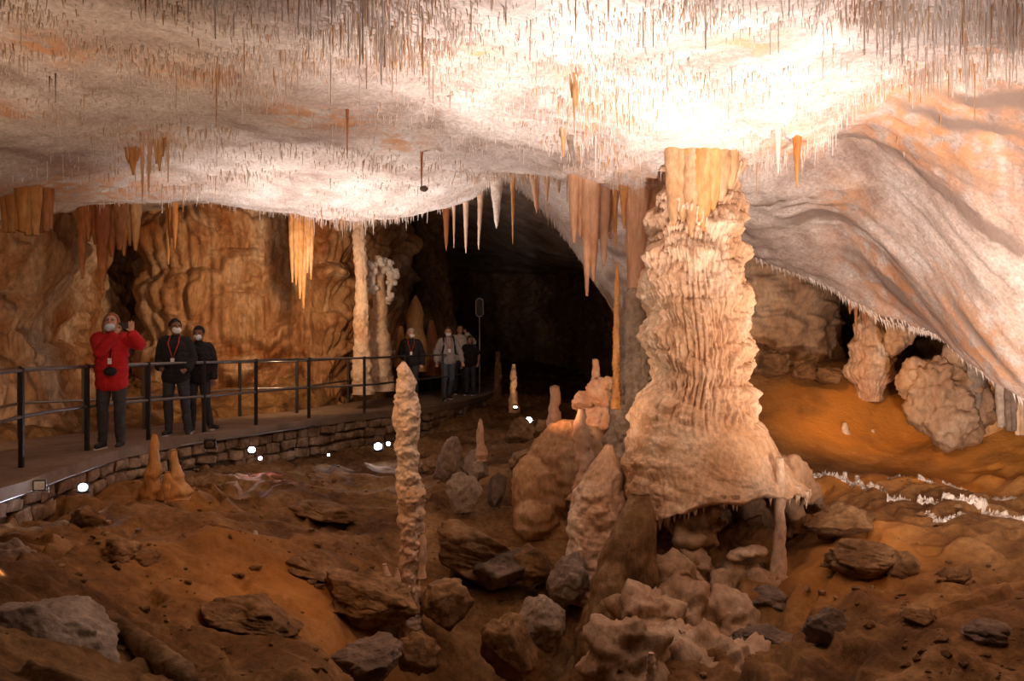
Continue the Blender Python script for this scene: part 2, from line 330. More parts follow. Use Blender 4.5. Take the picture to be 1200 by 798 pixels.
def sheet_wall(name, plan, z0, z1, mat, lean=None, H=.8, tier=.35, flute=.09, ff=3.2, big=.5, seed=3, ns=420, nz=240, dark=(), side=1):
    c = catmull(np.array(plan), 24); seg = np.r_[0, np.cumsum(np.hypot(*np.diff(c, axis=0).T))]
    s = np.linspace(0, seg[-1], ns); cx = np.interp(s, seg, c[:, 0]); cy = np.interp(s, seg, c[:, 1])
    tx = np.gradient(cx); ty = np.gradient(cy); l = np.hypot(tx, ty); nx, ny = side * ty / l, -side * tx / l
    k = np.ones(21) / 21; nx = np.convolve(np.pad(nx, 10, 'edge'), k, 'valid'); ny = np.convolve(np.pad(ny, 10, 'edge'), k, 'valid')
    z = np.linspace(z0, z1, nz); S, Z = np.meshgrid(s, z)
    D = big * fbm(S * .5, Z * .55, seed, 3, seed) + flow(S, Z, H, tier, flute, ff, seed) + .05 * fbm(S * 5, Z * 4, seed, 3, seed + 7)
    if lean is not None: D = D + lean(S, Z)
    X = cx[None] + nx[None] * D; Y = cy[None] + ny[None] * D
    me = mesh_from(name, np.stack([X, Y, Z], -1), grid_faces(nz, ns, flip=side < 0))
    st = np.zeros_like(X)
    for (a, b, h, ra, rb) in dark: st = np.maximum(st, np.exp(-((X - a) / ra) ** 2 - ((Z - h) / rb) ** 2))
    attr(me, 'stain', st * 1.5)
    return link(name, me, mat, kind='structure')
lw = sheet_wall('wall_left', [(-11.5,-2),(-10.5,4),(-9.4,9),(-8.4,12.3),(-7.5,13.6),(-8.3,16.2),(-8.9,19.3),(-7.9,19.2),(-7.5,17.9),(-6.4,17.9),(-5,18.5),(-3.9,18.9),(-3.6,21.5),(-3.4,25),(-3.2,31),(-1,36)],
    -2.2, 4.2, M['wall'], H=1.15, tier=.62, flute=.16, ff=4.2, big=.8, seed=3, ns=1300, nz=300, side=1)
rw = sheet_wall('wall_right', [(-1,36),(2,33),(3.2,25),(3.1,20),(2.9,17),(3.1,15.2),(4.1,14.6),(5.2,14.5),(5.7,15.6),(6.2,18),(7.4,18),(7.8,14.6),(8.6,12),(9.2,7),(9.5,0),(9,-3)],
    -2.4, 3.4, M['niche'], H=.5, tier=.26, flute=.08, ff=6, big=.3, seed=13, ns=760, nz=240, side=1)
sheet_wall('wall_back', [(9,-3),(4,-3.1),(-4,-3.1),(-11.5,-2)], -3, 3, M['grey'], ns=80, nz=40, seed=5, side=1)

# ------------------------------------------------------------------ round formations
def profile_at(prof, y): 
    a = np.array(sorted(prof)); return np.interp(y, a[:, 0], a[:, 1]), np.interp(y, a[:, 0], a[:, 2])
def form_mesh(name, d, prof, nth=40, nz=None, knob=.1, kscale=6, tier=0, H=.25, flute=0, ff=10, squash=1, seed=0, tip=True, smoothp=True, yaw=0):
    """prof rows (y, left, right) measured on the formation; round body at distance d"""
    a = np.array(sorted(prof), float); y0, y1 = a[0, 0], a[-1, 0]
    hgt = (y1 - y0) / F * d; nz = nz or int(np.clip(hgt / .018, 24, 260))
    y = np.linspace(y0, y1, nz)
    xl = np.interp(y, a[:, 0], a[:, 1]); xr = np.interp(y, a[:, 0], a[:, 2])
    if smoothp:
        k = max(3, nz // (len(a) * 4)) | 1; ker = np.ones(k) / k; p = k // 2
        xl = np.convolve(np.pad(xl, p, 'edge'), ker, 'valid'); xr = np.convolve(np.pad(xr, p, 'edge'), ker, 'valid')
    cx = ((xl + xr) / 2 - 600) / F * d; r = (xr - xl) / 2 / F * d; z = (399 - y) / F * d
    th = np.linspace(0, 2 * PI, nth, endpoint=False)
    R, TH = np.meshgrid(r, th, indexing='ij'); Z = np.repeat(z[:, None], nth, 1); CX = np.repeat(cx[:, None], nth, 1)
    ct, stn = np.cos(TH), np.sin(TH); rm = r.max()
    kn = fbm(ct * R * kscale + seed, stn * R * kscale, Z * kscale, 3, seed + 1)
    disp = knob * R * kn
    if tier or flute:
        fl = flow(rm * TH, Z, H, tier, flute, ff, seed, .6, per=rm * 2 * PI)
        disp = disp + fl * np.clip(R / rm * 1.6, 0, 1)
    RR = np.maximum(R + disp - (tier + flute) * .45 * np.clip(R / rm, 0, 1), .002)
    X = CX + RR * ct; Y = d + RR * stn * squash
    V = np.stack([X, Y, Z], -1).reshape(-1, 3)
    if yaw: pass
    n = len(V); V = np.vstack([V, [[cx[0], d, z[0] + r[0] * .4]], [[cx[-1], d, z[-1] - r[-1] * .2]]])
    j = np.arange(nth); T = np.vstack([np.stack([np.full(nth, n), (j + 1) % nth, j], -1), np.stack([np.full(nth, n + 1), (nz - 1) * nth + j, (nz - 1) * nth + (j + 1) % nth], -1)])
    # th starts at +x; seam (th = 0) faces sideways, put it at the back
    me = mesh_from(name, V, grid_faces(nz, nth, True, flip=True)[:, ::-1][:, ::-1], T)
    ang = PI / 2  # rotate seam to the back (+y)
    return me, (cx, r, z, d)
def form(name, label, cat, d, prof, mat, group=None, parent=None, **kw):
    me, (cx, r, z, dd) = form_mesh(name, d, prof, **kw)
    top = prof[0][0] < 330 and cat in ('stalactite', 'drapery')
    i = 0 if top else -1
    o = link(name, me, M[mat] if isinstance(mat, str) else mat, parent, (float(cx[i]), float(dd), float(z[i])) if parent is None else None)
    if parent is None: tag(o, label, cat, group)
    return o
def mite(label, prof, mat='cream', d=None, name='stalagmite', cat='stalagmite', **kw):
    a = sorted(prof)[-1]
    if d is None: d = ground((a[1] + a[2]) / 2, a[0] - 4)[1]
    bot = (a[0] + 9, a[1] - 1, a[2] + 1)
    kw.setdefault('knob', .42); kw.setdefault('kscale', 11); kw.setdefault('tier', .010 * d / 9); kw.setdefault('H', .12); kw.setdefault('nth', 44)
    return form(name, label, cat, d, list(prof) + [bot], mat, **kw)
def tite(label, px, ytop, tip, w, d=None, mat='peach', name='stalactite', cat='stalactite', group=None, lean=0, bulb=0, **kw):
    """stalactite hanging from the ceiling at its own distance; w = width at the root in pixels"""
    if d is None: d = float(roof(px, ytop)[1])
    zc = float(ceil_z(np.array([(px - 600) / F * d]), np.array([d]))[0]); yt = min(ytop, 399 - zc / d * F) - 6
    L = tip - yt
    prof = [(yt, px - w * .6, px + w * .6), (ytop + (tip - ytop) * .12, px - w * .42, px + w * .42), (ytop + (tip - ytop) * .5, px - w * .27 + lean * .5, px + w * .27 + lean * .5), (ytop + (tip - ytop) * .85, px - w * .16 + lean, px + w * .16 + lean), (tip, px - .4 + lean, px + .4 + lean)]
    kw.setdefault('knob', .22); kw.setdefault('kscale', 14); kw.setdefault('nth', 20)
    return form(name, label, cat, d, prof, mat, group, **kw)

def curtain(label, px, ytop, tip, w, d, mat, blunt=False, n=None, parent=None):
    """a hanging curtain: a row of tapering folds of unequal length fused at the root"""
    if d is None: d = float(roof(px, ytop)[1])
    zc = float(ceil_z(np.array([(px - 600) / F * d]), np.array([d]))[0]); yt = min(ytop, 399 - zc / d * F) - 8
    n = n or max(3, int(w / 8)); Vs = []; Qs = []; off = 0; T = None; rs = random.Random(int(px * 7 + tip)); me_all = bmesh.new(); lead = rs.randrange(n)
    for i in range(n):
        u = (i + .5) / n - .5; cxp = px + u * w * .85; ln = 1.0 if i == lead else rs.uniform(.45, .92)
        if blunt: ln = rs.uniform(.85, 1)
        tp = ytop + (tip - ytop) * ln; hw = w / n * rs.uniform(.65, 1.0); e = .55 if blunt else .2
        prof = [(yt, cxp - hw * 1.15, cxp + hw * 1.15), (ytop + (tp - ytop) * .3, cxp - hw, cxp + hw), (ytop + (tp - ytop) * .7, cxp - hw * .62, cxp + hw * .62), (ytop + (tp - ytop) * .93, cxp - hw * max(e, .3), cxp + hw * max(e, .3)), (tp, cxp - max(.4, hw * e), cxp + max(.4, hw * e))]
        me, _ = form_mesh('c', d + rs.uniform(-.05, .05) * d / 10, prof, nth=24, knob=.16, kscale=9, flute=.006, tier=.006, H=.3, ff=30, seed=i)
        me_all.from_mesh(me); bpy.data.meshes.remove(me)
    me = bpy.data.meshes.new('drapery'); me_all.to_mesh(me); me_all.free(); me.polygons.foreach_set('use_smooth', [True] * len(me.polygons))
    o = link('drapery', me, M[mat], None, tuple(P(px, yt, d))); return tag(o, label, 'drapery')

# ---- the great column
def great_column():
    d = 9.0
    prof = [(150,800,850),(195,778,875),(210,788,864),(225,780,864),(250,765,868),(300,757,870),(350,757,872),(400,761,878),(440,766,880),(470,752,884),(490,744,888),(520,739,904),(545,737,916),(565,736,930),(590,735,945)]
    a = np.array(prof, float); nz, nth = 560, 520
    y = np.linspace(a[0, 0], a[-1, 0], nz); xl = np.interp(y, a[:, 0], a[:, 1]); xr = np.interp(y, a[:, 0], a[:, 2])
    k = np.ones(25) / 25; xl = np.convolve(np.pad(xl, 12, 'edge'), k, 'valid'); xr = np.convolve(np.pad(xr, 12, 'edge'), k, 'valid')
    cx = ((xl + xr) / 2 - 600) / F * d; r = (xr - xl) / 2 / F * d; z = (399 - y) / F * d
    th = np.linspace(0, 2 * PI, nth, endpoint=False) + PI / 2
    R, TH = np.meshgrid(r, th, indexing='ij'); Z = np.repeat(z[:, None], nth, 1); CX = np.repeat(cx[:, None], nth, 1)
    ct, sn = np.cos(TH), np.sin(TH)
    # rim of the skirt: low at the left, raised in front and to the right
    rim = -1.50 - .32 * sstep(.25, .95, -ct) - .10 * sstep(.6, 1, ct) - .25 * sstep(0, .6, sn) + .035 * noise(TH * 4, 0, 0, 5) + .02 * noise(TH * 14, 0, 0, 6)
    z_top = z[0]; skirt = -.95
    Zm = np.where(Z < skirt, skirt + (Z - skirt) * (rim - skirt) / (z[-1] - skirt), Z)
    s = .56 * (TH - PI / 2); per = .56 * 2 * PI
    up = sstep(-1.0, -.75, Zm)                                  # fluted above, smooth skirt below
    left = sstep(.35, .8, -ct) * (1 - up)
    f1 = flow(s, Zm, .58, .24, .085, 13, 2, .9, per); f2 = flow(s, Zm, .25, .075, .045, 21, 8, 1.1, per)
    bl = sstep(2 * PI - .4, 2 * PI, TH - PI / 2)
    fl = f1 + f2
    blob = .05 * fbm(ct * R * 4, sn * R * 4, Zm * 4, 4, 77) + .008 * fbm(ct * R * 17, sn * R * 17, Zm * 17, 3, 79)
    pitted = .012 * np.maximum(0, ridged(ct * 5, sn * 5, Zm * 9, 3, 83)) * (up + left)
    D = up * (fl - .17) + (1 - up) * (.03 * fbm(s * 2, Zm * 5, 1, 3, 15)) + left * (f2 * .8) + blob + pitted
    RR = R + D * np.clip((z_top - Zm) / .3, .3, 1)
    X = CX + RR * ct; Y = d + RR * sn; V = np.stack([X, Y, Zm], -1)
    # underside: turns in and up to the hidden core
    last = V[-1]; rows = [V.reshape(-1, 3)]; c0 = np.array([cx[-1], d, 0])
    for q, (sc, dz) in enumerate([(.985, -.02), (.95, -.005), (.88, .06), (.75, .16), (.6, .24), (.45, .30), (.3, .3), (.05, .3)]):
        L = last.copy(); L[:, :2] = c0[:2] + (last[:, :2] - c0[:2]) * sc; L[:, 2] = last[:, 2] + dz + .03 * noise(L[:, 0] * 7, L[:, 1] * 7, q, 9); rows.append(L)
    me = mesh_from('column', np.vstack(rows), grid_faces(nz + 8, nth, True))
    root = empty('column', (cx[-1], d, -1.6), 'massive cream fluted column joining floor mound and ceiling, with a wide skirt', 'column')
    link('shaft', me, M['column'], root)
    # fringe of little drip points hanging under the skirt
    rim_pts = last[(np.sin(th) < .35)]
    idx = np.linspace(0, len(rim_pts) - 1, 120).astype(int)
    base = me_cone(6)
    for q in idx:
        p = rim_pts[q]; o = bpy.data.objects.new('drip_point', base); C.objects.link(o); o.parent = root
        k = .85 + .13 * random.random()
        o.location = Vector((c0[0] + (p[0] - c0[0]) * k, c0[1] + (p[1] - c0[1]) * k, p[2] + .03)) - root.location
        l = random.uniform(.04, .15); o.scale = (l * .16 + .004, l * .16 + .004, l)
    return root
_cones = {}
def me_cone(n=6, mat='cream'):
    if (n, mat) in _cones: return _cones[(n, mat)]
    zs = [.25, -.3, -.75]; rs = [1.2, .75, .3]; V = []
    for zz, rr in zip(zs, rs):
        for q in range(n): V.append((rr * math.cos(2 * PI * q / n), rr * math.sin(2 * PI * q / n), zz))
    V.append((0, 0, -1)); k = len(V) - 1; Q = grid_faces(3, n, True, flip=True)
    T = [(k, 2 * n + (q + 1) % n, 2 * n + q) for q in range(n)]
    me = mesh_from('drip_cone', V, Q, T); me.materials.append(M[mat]); _cones[(n, mat)] = me; return me
great_column()

# ---- blobs: several lobes fused by a voxel remesh, then weathered
def capsule(bm, a, b, ra, rb, n=3, seg=None):
    a = Vector(a); b = Vector(b); L = (b - a).length; k = seg or max(2, int(L / (min(ra, rb) * .5)) + 1) if L > 1e-6 else 1
    k = min(k, 40)
    for i in range(k):
        t = i / max(1, k - 1); p = a.lerp(b, t); r = ra + (rb - ra) * t
        bmesh.ops.create_icosphere(bm, subdivisions=2, radius=r, matrix=Matrix.Translation(p))
def ellip(bm, c, r, rot=None, sub=2):
    m = Matrix.Translation(Vector(c)) @ (rot.to_4x4() if rot is not None else Matrix()) @ Matrix.Diagonal((*r, 1))
    bmesh.ops.create_icosphere(bm, subdivisions=sub, radius=1, matrix=m)
def remesh(bm, voxel, smooth=0):
    me = bpy.data.meshes.new('tmp'); bm.to_mesh(me); bm.free()
    o = bpy.data.objects.new('tmp', me); C.objects.link(o)
    md = o.modifiers.new('r', 'REMESH'); md.mode = 'VOXEL'; md.voxel_size = voxel; md.use_smooth_shade = True
    if smooth: sm = o.modifiers.new('s', 'SMOOTH'); sm.factor = .5; sm.iterations = smooth
    dg = bpy.context.evaluated_depsgraph_get(); dg.update(); out = bpy.data.meshes.new_from_object(o.evaluated_get(dg))
    bpy.data.objects.remove(o); bpy.data.meshes.remove(me); return out
def weather(me, fn):
    n = len(me.vertices); co = np.empty(n * 3, np.float32); no = np.empty(n * 3, np.float32)
    me.vertices.foreach_get('co', co); me.vertices.foreach_get('normal', no); co = co.reshape(-1, 3).astype(float); no = no.reshape(-1, 3)
    co = co + no * fn(co)[:, None]; me.vertices.foreach_set('co', co.astype(np.float32).ravel()); me.update()
def blobrock(name, label, cat, lobes, mat, voxel=.03, amp=.05, fs=5, seed=0, fine=.012, drip=0, smooth=1):
    bm = bmesh.new(); cs = []
    for (px, py, d, rx, rz, ry) in lobes:
        c = P(px, py, d); k = d / F; cs.append(c); ellip(bm, c, (rx * k, ry * k, rz * k), Euler((0, random.uniform(-.3, .3), random.uniform(0, 3))).to_matrix() if 0 else None, 3)
    me = remesh(bm, voxel, smooth)
    def fn(c):
        v = amp * fbm(c[:, 0] * fs, c[:, 1] * fs, c[:, 2] * fs, 4, seed) + amp * .6 * ridged(c[:, 0] * fs * .8, c[:, 1] * fs * .8, c[:, 2] * fs * .8, 3, seed + 3) + fine * fbm(c[:, 0] * 28, c[:, 1] * 28, c[:, 2] * 28, 2, seed + 8)
        if drip: v = v + flow(c[:, 0] + c[:, 1] * .7, c[:, 2], .22, drip, drip * .5, 12, seed, .8)
        return v
    weather(me, fn); o = link(name, me, M[mat], None, tuple(P(lobes[0][0], lobes[0][1], lobes[0][2]))); tag(o, label, cat); return o
def boulder(label, px, py, w, h, mat='brown', d=None, dep=1.0, rot=0, seed=0, name='boulder', cat='rock', parent=None, facets=11, sub=4, tilt=0, group=None):
    """angular block; (px, py) its centre as seen, w x h its size in pixels"""
    if d is None: d = float(ground(px, py + h * .35)[1]) + .1
    c = P(px, py, d); rx = w / 2 / F * d; rz = h / 2 / F * d; ry = rx * dep
    bm = bmesh.new(); bmesh.ops.create_icosphere(bm, subdivisions=sub, radius=1); me = bpy.data.meshes.new(name); bm.to_mesh(me); bm.free()
    n = len(me.vertices); co = np.empty(n * 3, np.float32); me.vertices.foreach_get('co', co); D = co.reshape(-1, 3).astype(float)
    rs = np.random.default_rng(seed + 100); Nn = rs.normal(size=(facets, 3)); Nn /= np.linalg.norm(Nn, axis=1)[:, None]; off = rs.uniform(.62, .95, facets)
    dot = D @ Nn.T; rr = np.where(dot > .05, off[None] / np.maximum(dot, .05), 9); rr = np.minimum(rr.min(1), 1.12)
    Q = D * rr[:, None]; Q = Q * (1 + .16 * fbm(Q[:, 0] * 2.2 + seed, Q[:, 1] * 2.2, Q[:, 2] * 2.2, 5, seed, .6)[:, None])
    Q = Q * (1 - .16 * np.maximum(0, ridged(Q[:, 0] * 1.6 + seed, Q[:, 1] * 1.6, Q[:, 2] * 2.6, 4, seed + 4))[:, None])
    Q = Q * np.array([rx, ry, rz]); Rm = np.array(Euler((0, math.radians(tilt), 0)).to_matrix()); Q = Q @ Rm.T
    me.vertices.foreach_set('co', (Q + c).astype(np.float32).ravel())
    me.polygons.foreach_set('use_smooth', [True] * len(me.polygons)); me.update()
    o = link(name, me, M[mat], parent, tuple(c) if parent is None else None)
    if parent is None: tag(o, label, cat, group)
    return o
exec_objects = True

# ------------------------------------------------------------------ stalagmites and columns
mite('tall slender cream stalagmite standing alone in the middle of the pit', [(424,471,474),(432,467,481),(446,464,486),(470,461,489),(495,461,491),(515,465,490),(530,464,491),(545,468,490),(562,463,494),(580,464,497),(600,468,497),(620,470,495),(645,469,494),(680,469,491),(715,468,494),(742,466,498)], 'cream', d=8.0, nth=90, nz=300, knob=.42, kscale=11, tier=.03, H=.11, flute=.008, ff=26)
mite('taller blunt tan stalagmite of the pair beside the walkway wall', [(509,178,184),(520,176,186),(535,175,187),(550,170,188),(565,167,188),(580,164,192)], 'ochre', d=9.4)
mite('shorter tan stalagmite of the pair beside the walkway wall', [(527,200,207),(540,199,209),(553,200,213),(566,196,219),(575,190,224)], 'ochre', d=9.3)
mite('knee high stubby knob between the paired tan stalagmites', [(553,193,200),(560,191,203),(575,188,206)], 'ochre', d=9.25)
mite('small pale finger stalagmite on top of a grey block', [(491,561,565),(505,559,567),(520,558,568),(531,556,571)], 'cream', d=11.0)
mite('thin orange stalagmite beside the small yellow lamp', [(427,600,604),(440,598,605),(460,598,606),(474,596,608)], 'peach', d=17.5)
mite('dark brown broken stub standing past the end of the walkway', [(412,581,586),(430,580,587),(456,579,588)], 'brown', d=19.5)
mite('flat-topped tan stump behind the rounded flowstone mound', [(453,645,655),(465,645,656),(485,643,657),(500,641,659),(520,638,664)], 'peach', d=12.6)
mite('slim orange spike on top of the broken orange blocks', [(421,695,701),(435,693,703),(450,692,704),(470,688,712)], 'peach', d=11.4)
mite('smooth tan stalagmite between the rounded mound and the grey column', [(479,678,685),(492,674,688),(515,671,692),(550,668,696),(575,664,700)], 'peach', d=10.4, nth=48)
mite('broad pale conical stalagmite with frosted knobbly tip', [(521,710,717),(532,703,721),(548,691,727),(575,675,732),(600,667,734),(625,665,736),(650,663,740),(690,658,744)], 'cream', d=9.0, nth=120, nz=200, knob=.2, kscale=7, tier=.05, H=.28, flute=.02, ff=14)
mite('needle-thin orange spire with ringed surface beside the grey column', [(308,722,724),(322,721,726),(345,720,726),(380,719,726),(420,718,726),(470,717,727)], 'ochre', d=9.5, tier=.02, H=.05, nth=40, nz=180)
mite('slender banded pillar under the right end of the great column skirt', [(536,909,918),(560,909,920),(575,911,921),(600,906,919),(618,908,921),(640,906,920),(672,902,923)], 'cream', d=8.25, name='pillar', cat='column', knob=.25, kscale=12, nth=36)
mite('little white figure-like stalagmite on the ledge', [(553,988,992),(562,988,993),(576,986,994)], 'white', d=10.3)
mite('short white nub leaning next to the ledge stalagmite', [(557,1003,1006),(566,1001,1009),(572,998,1013)], 'white', d=10.2)
mite('small pale stub halfway up the ochre slope', [(495,988,992),(503,986,995),(511,985,997)], 'cream')
mite('smallest pale nub on the ochre slope', [(503,1021,1024),(510,1019,1027)], 'cream')
mite('tiny white stalagmite in the dark gap behind the pale boulder', [(428,1080,1085),(435,1078,1087),(442,1077,1088)], 'white', d=12.2)
mite('short beaded stalagmite at the foot of the pedestal', [(765,760,766),(775,758,768),(790,757,769),(800,756,770)], 'cream', d=6.1, tier=.02, H=.045, nth=32, knob=.15)
mite('pale pencil-like stub leaning at the base of the tall stalagmite', [(661,448,453),(675,450,458),(692,452,464)], 'cream', d=7.9)
mite('shorter pencil-like stub nearer the tall stalagmite', [(666,464,467),(680,462,469),(694,461,470)], 'cream', d=7.9)
mite('lumpy branch growing beside the tall stalagmite', [(624,493,498),(635,490,500),(650,489,500),(668,490,498)], 'cream', d=7.95, knob=.4)
mite('tiny white stub alone on the brown slope', [(622,297,301),(630,296,303)], 'white', d=8.8)
mite('low worn stub on the brown slope below the paired stalagmites', [(620,158,167),(632,156,170),(646,153,174)], 'brown', d=8.1)
# background pillars
form('pillar', 'slim tall pale column reaching the ceiling behind the walkway', 'column', 17.3, [(215,411,430),(232,414,427),(255,413,428),(290,414,429),(310,416,429),(340,417,431),(370,415,432),(400,416,433),(430,413,436),(462,411,438)], 'cream', knob=.3, kscale=4, tier=.06, H=.3, flute=.02, ff=10, nth=56)
form('pillar', 'stouter knobbly column just right of the slim tall one', 'column', 18.2, [(300,438,448),(330,436,451),(350,437,453),(380,434,455),(430,430,460),(458,428,462)], 'cream', knob=.35, kscale=4, tier=.05, H=.3, nth=48)
form('stalagmite', 'pointed orange bullet-shaped stalagmite in the dark behind the walkway', 'stalagmite', 21.5, [(346,486,488),(355,481,493),(368,476,497),(385,477,496),(400,474,500),(435,472,504)], 'ochre', knob=.12, kscale=3, nth=40)
form('stalagmite', 'dim rust stalagmite just right of the orange bullet-shaped one', 'stalagmite', 22.5, [(375,503,508),(390,500,512),(410,498,514),(440,494,520)], 'rust', knob=.2, kscale=3)
form('stalagmite', 'small tan stalagmite between the stout column and the orange bullet', 'stalagmite', 20.5, [(382,467,472),(395,465,474),(430,462,478)], 'ochre', knob=.2, kscale=3)
form('pillar', 'thick dim brown column at the edge of the black passage', 'column', 25, [(215,470,545),(250,478,525),(290,484,520),(340,488,528),(380,480,535),(440,470,545)], 'brown', knob=.2, kscale=1.2, tier=.2, H=.8, flute=.1, ff=3, nth=70)
_r = random.Random(4); _L = [(457, 318, 17.9, 4, 14, 4), (456, 340, 17.9, 2.5, 18, 2.5), (437, 325, 17.9, 3, 16, 3)]
for _k in range(46):
    if _k % 3: _t = _r.random(); _w = 11 * (1 - _t) + 2; _L.append((457 + _r.uniform(-_w, _w), 304 + 50 * _t, 17.9 + _r.uniform(-.12, .12), _r.uniform(1.8, 3.8), _r.uniform(2, 5), 2.5))
    else: _L.append((437 + _r.uniform(-6, 5), _r.uniform(306, 344), 17.9 + _r.uniform(-.1, .1), _r.uniform(1.5, 3), _r.uniform(2, 5), 2.5))
blobrock('coral_cluster', 'frosted white coral-like cluster on the stout background column', 'stalactite', _L, 'white', .022, .04, 12, 5, smooth=0)
# grey column left of the great one
gc = empty('column', tuple(P(742, 620, 10)), 'slender column with smooth orange upper part on a grey ringed lower part', 'column')
form('upper_shaft', '', '', 9.9, [(195,724,782),(225,730,776),(255,732,766),(268,734,762),(300,735,760),(350,737,758)], 'peach', parent=gc, knob=.12, kscale=5, flute=.03, tier=.02, H=.6, ff=12, nth=80)
form('lower_shaft', '', '', 9.9, [(338,737,757),(346,731,760),(375,729,762),(400,725,763),(440,722,764),(470,717,765),(510,712,768),(560,706,776),(660,698,790)], 'grey', parent=gc, knob=.22, kscale=7, tier=.06, H=.16, flute=.02, ff=14, nth=110)
for (px, yt, tip, wd, d, mat, lab) in [
 (772,235,400,22,9.75,'peach','long orange hanging curtain squeezed between the two columns'),
 (786,240,330,16,9.4,'peach','peach hanging curtain against the flank of the great column'),
 (800,190,292,34,8.62,'tan','leftmost tan fold over the shoulder of the great column'),
 (824,190,272,34,8.6,'ochre','middle broad ochre fold over the shoulder of the great column'),
 (845,188,245,34,8.62,'tan','rightmost short tan fold over the shoulder of the great column')]:
    curtain(lab, px, yt, tip, wd * 1.15, d, mat, n=3)

# ------------------------------------------------------------------ stalactites
for a in [
 ('longest peach curtain stalactite hanging left of the columns', 684,208,347,30,9.95,'peach','drapery',-4),
 ('second peach curtain fold right behind the longest one', 700,208,312,22,10.15,'peach','drapery',-3),
 ('broad peach curtain fold between the long curtain and the grey column', 709,212,290,20,10.3,'peach','drapery',-2),
 ('pale thin stalactite left of the needle spire', 721,222,292,9,10.0,'ochre','stalactite',0),
 ('stubby ochre stalactite just left of the grey column', 731,222,268,12,9.8,'ochre','stalactite',0),
 ('long orange icicle stalactite over the dark passage', 601,212,286,6,12.0,'ochre','stalactite',0),
 ('wide white dripping stalactite over the dark passage', 582,222,268,15,12.6,'white','stalactite',0),
 ('curved cream stalactite left of the wide white one', 563,228,293,8,13.0,'cream','stalactite',-2),
 ('straight greyish tan stalactite third over the passage', 546,228,297,9,13.3,'peach','stalactite',0),
 ('thin brown stalactite over the walkway end', 532,232,291,5,14,'peach','stalactite',0),
 ('broader rust stalactite over the walkway end', 523,230,294,12,14.6,'rust','stalactite',0),
 ('tan twin-stemmed stalactite right of the long orange icicle', 627,207,250,13,11.2,'peach','stalactite',2),
 ('short tan stalactite beside the twin-stemmed one', 641,208,236,9,11.1,'peach','stalactite',0),
 ('short wide fang stalactite on the ceiling step', 655,202,226,9,11.0,'ochre','stalactite',0),
 ('grey fin stalactite on the ceiling ridge', 668,158,200,10,None,'grey','stalactite',4),
 ('small ochre fin stalactite on the ceiling ridge', 660,150,185,9,None,'ochre','stalactite',0),
 ('brown stalactite ending in a dark bulb under the middle ceiling', 494,178,222,4,None,'rust','stalactite',0),
 ('longest pink stalactite in the orange cluster on the left ceiling', 167,165,237,6,None,'peach','stalactite',0),
 ('second pink stalactite in the orange cluster on the left ceiling', 176,163,226,7,None,'peach','stalactite',-2),
 ('ochre curtain at the right of the orange cluster on the left ceiling', 187,160,200,11,None,'ochre','drapery',0),
 ('slim tan stalactite at the right end of the orange cluster', 197,160,214,4,None,'peach','stalactite',0),
 ('short ochre curtain at the left of the orange cluster', 156,172,205,14,None,'ochre','drapery',0),
 ('thin dark straw stalactite far up the left ceiling', 65,86,120,2,None,'dark','stalactite',0),
 ('shorter dark straw stalactite beside the other dark one', 58,88,108,2,None,'dark','stalactite',0),
 ('tan stalactite with a dark tip on the upper left ceiling', 256,75,112,4,None,'peach','stalactite',0),
 ('ochre drip curtain in the middle of the bright ceiling', 673,85,142,9,None,'ochre','drapery',0),
 ('long brown stalactite at the top beside the bright ceiling', 713,-10,26,4,None,'peach','stalactite',0),
 ('tan stalactite cluster hanging from the edge of the right ceiling', 934,160,220,11,None,'ochre','stalactite',0),
 ('pale tapering stalactite on the right ceiling edge', 912,150,205,9,None,'straw','stalactite',0),
 ('brown drip on the middle left ceiling', 407,128,186,4,None,'rust','stalactite',0),
 ('leftmost wide ochre curtain on the left wall', 14,215,278,22,10.8,'ochre','drapery',0),
 ('middle wide ochre curtain on the left wall', 34,212,282,22,10.6,'ochre','drapery',0),
 ('dark rust curtain at the right of the left wall group', 54,215,276,14,10.9,'rust','drapery',0),
 ('long rust curtain above the person in red', 108,228,340,30,13.2,'rust','drapery',0),
 ('second rust curtain above the person in red', 131,230,330,26,13.6,'rust','drapery',0),
 ('pale brown curtain right of the rust curtains', 152,232,300,20,13.9,'ochre','drapery',0),
 ('narrow yellow curtain hanging on the flowstone wall', 201,248,310,11,16.6,'ochre','drapery',0),
 ('long yellow curtain left of the slim tall column', 347,255,350,13,16.6,'tan','drapery',0),
 ('second yellow curtain left of the slim tall column', 360,258,362,13,16.8,'tan','drapery',0),
 ]:
    if a[7] == 'drapery': curtain(a[0], a[1], a[2], a[3], a[4] * 1.2, a[5], a[6], blunt='left wall' in a[0]); continue
    o = tite(a[0], a[1], a[2], a[3], a[4], a[5], a[6], name=a[7], cat=a[7], lean=a[8])
    if 'bulb' in a[0]:
        bm = bmesh.new(); ellip(bm, P(497, 221, o.location.y), (.05, .05, .035)); me = remesh(bm, .012); weather(me, lambda c: .012 * fbm(c[:,0]*30, c[:,1]*30, c[:,2]*30, 2, 3)); b = link('bulb', me, M['dark'], o); 

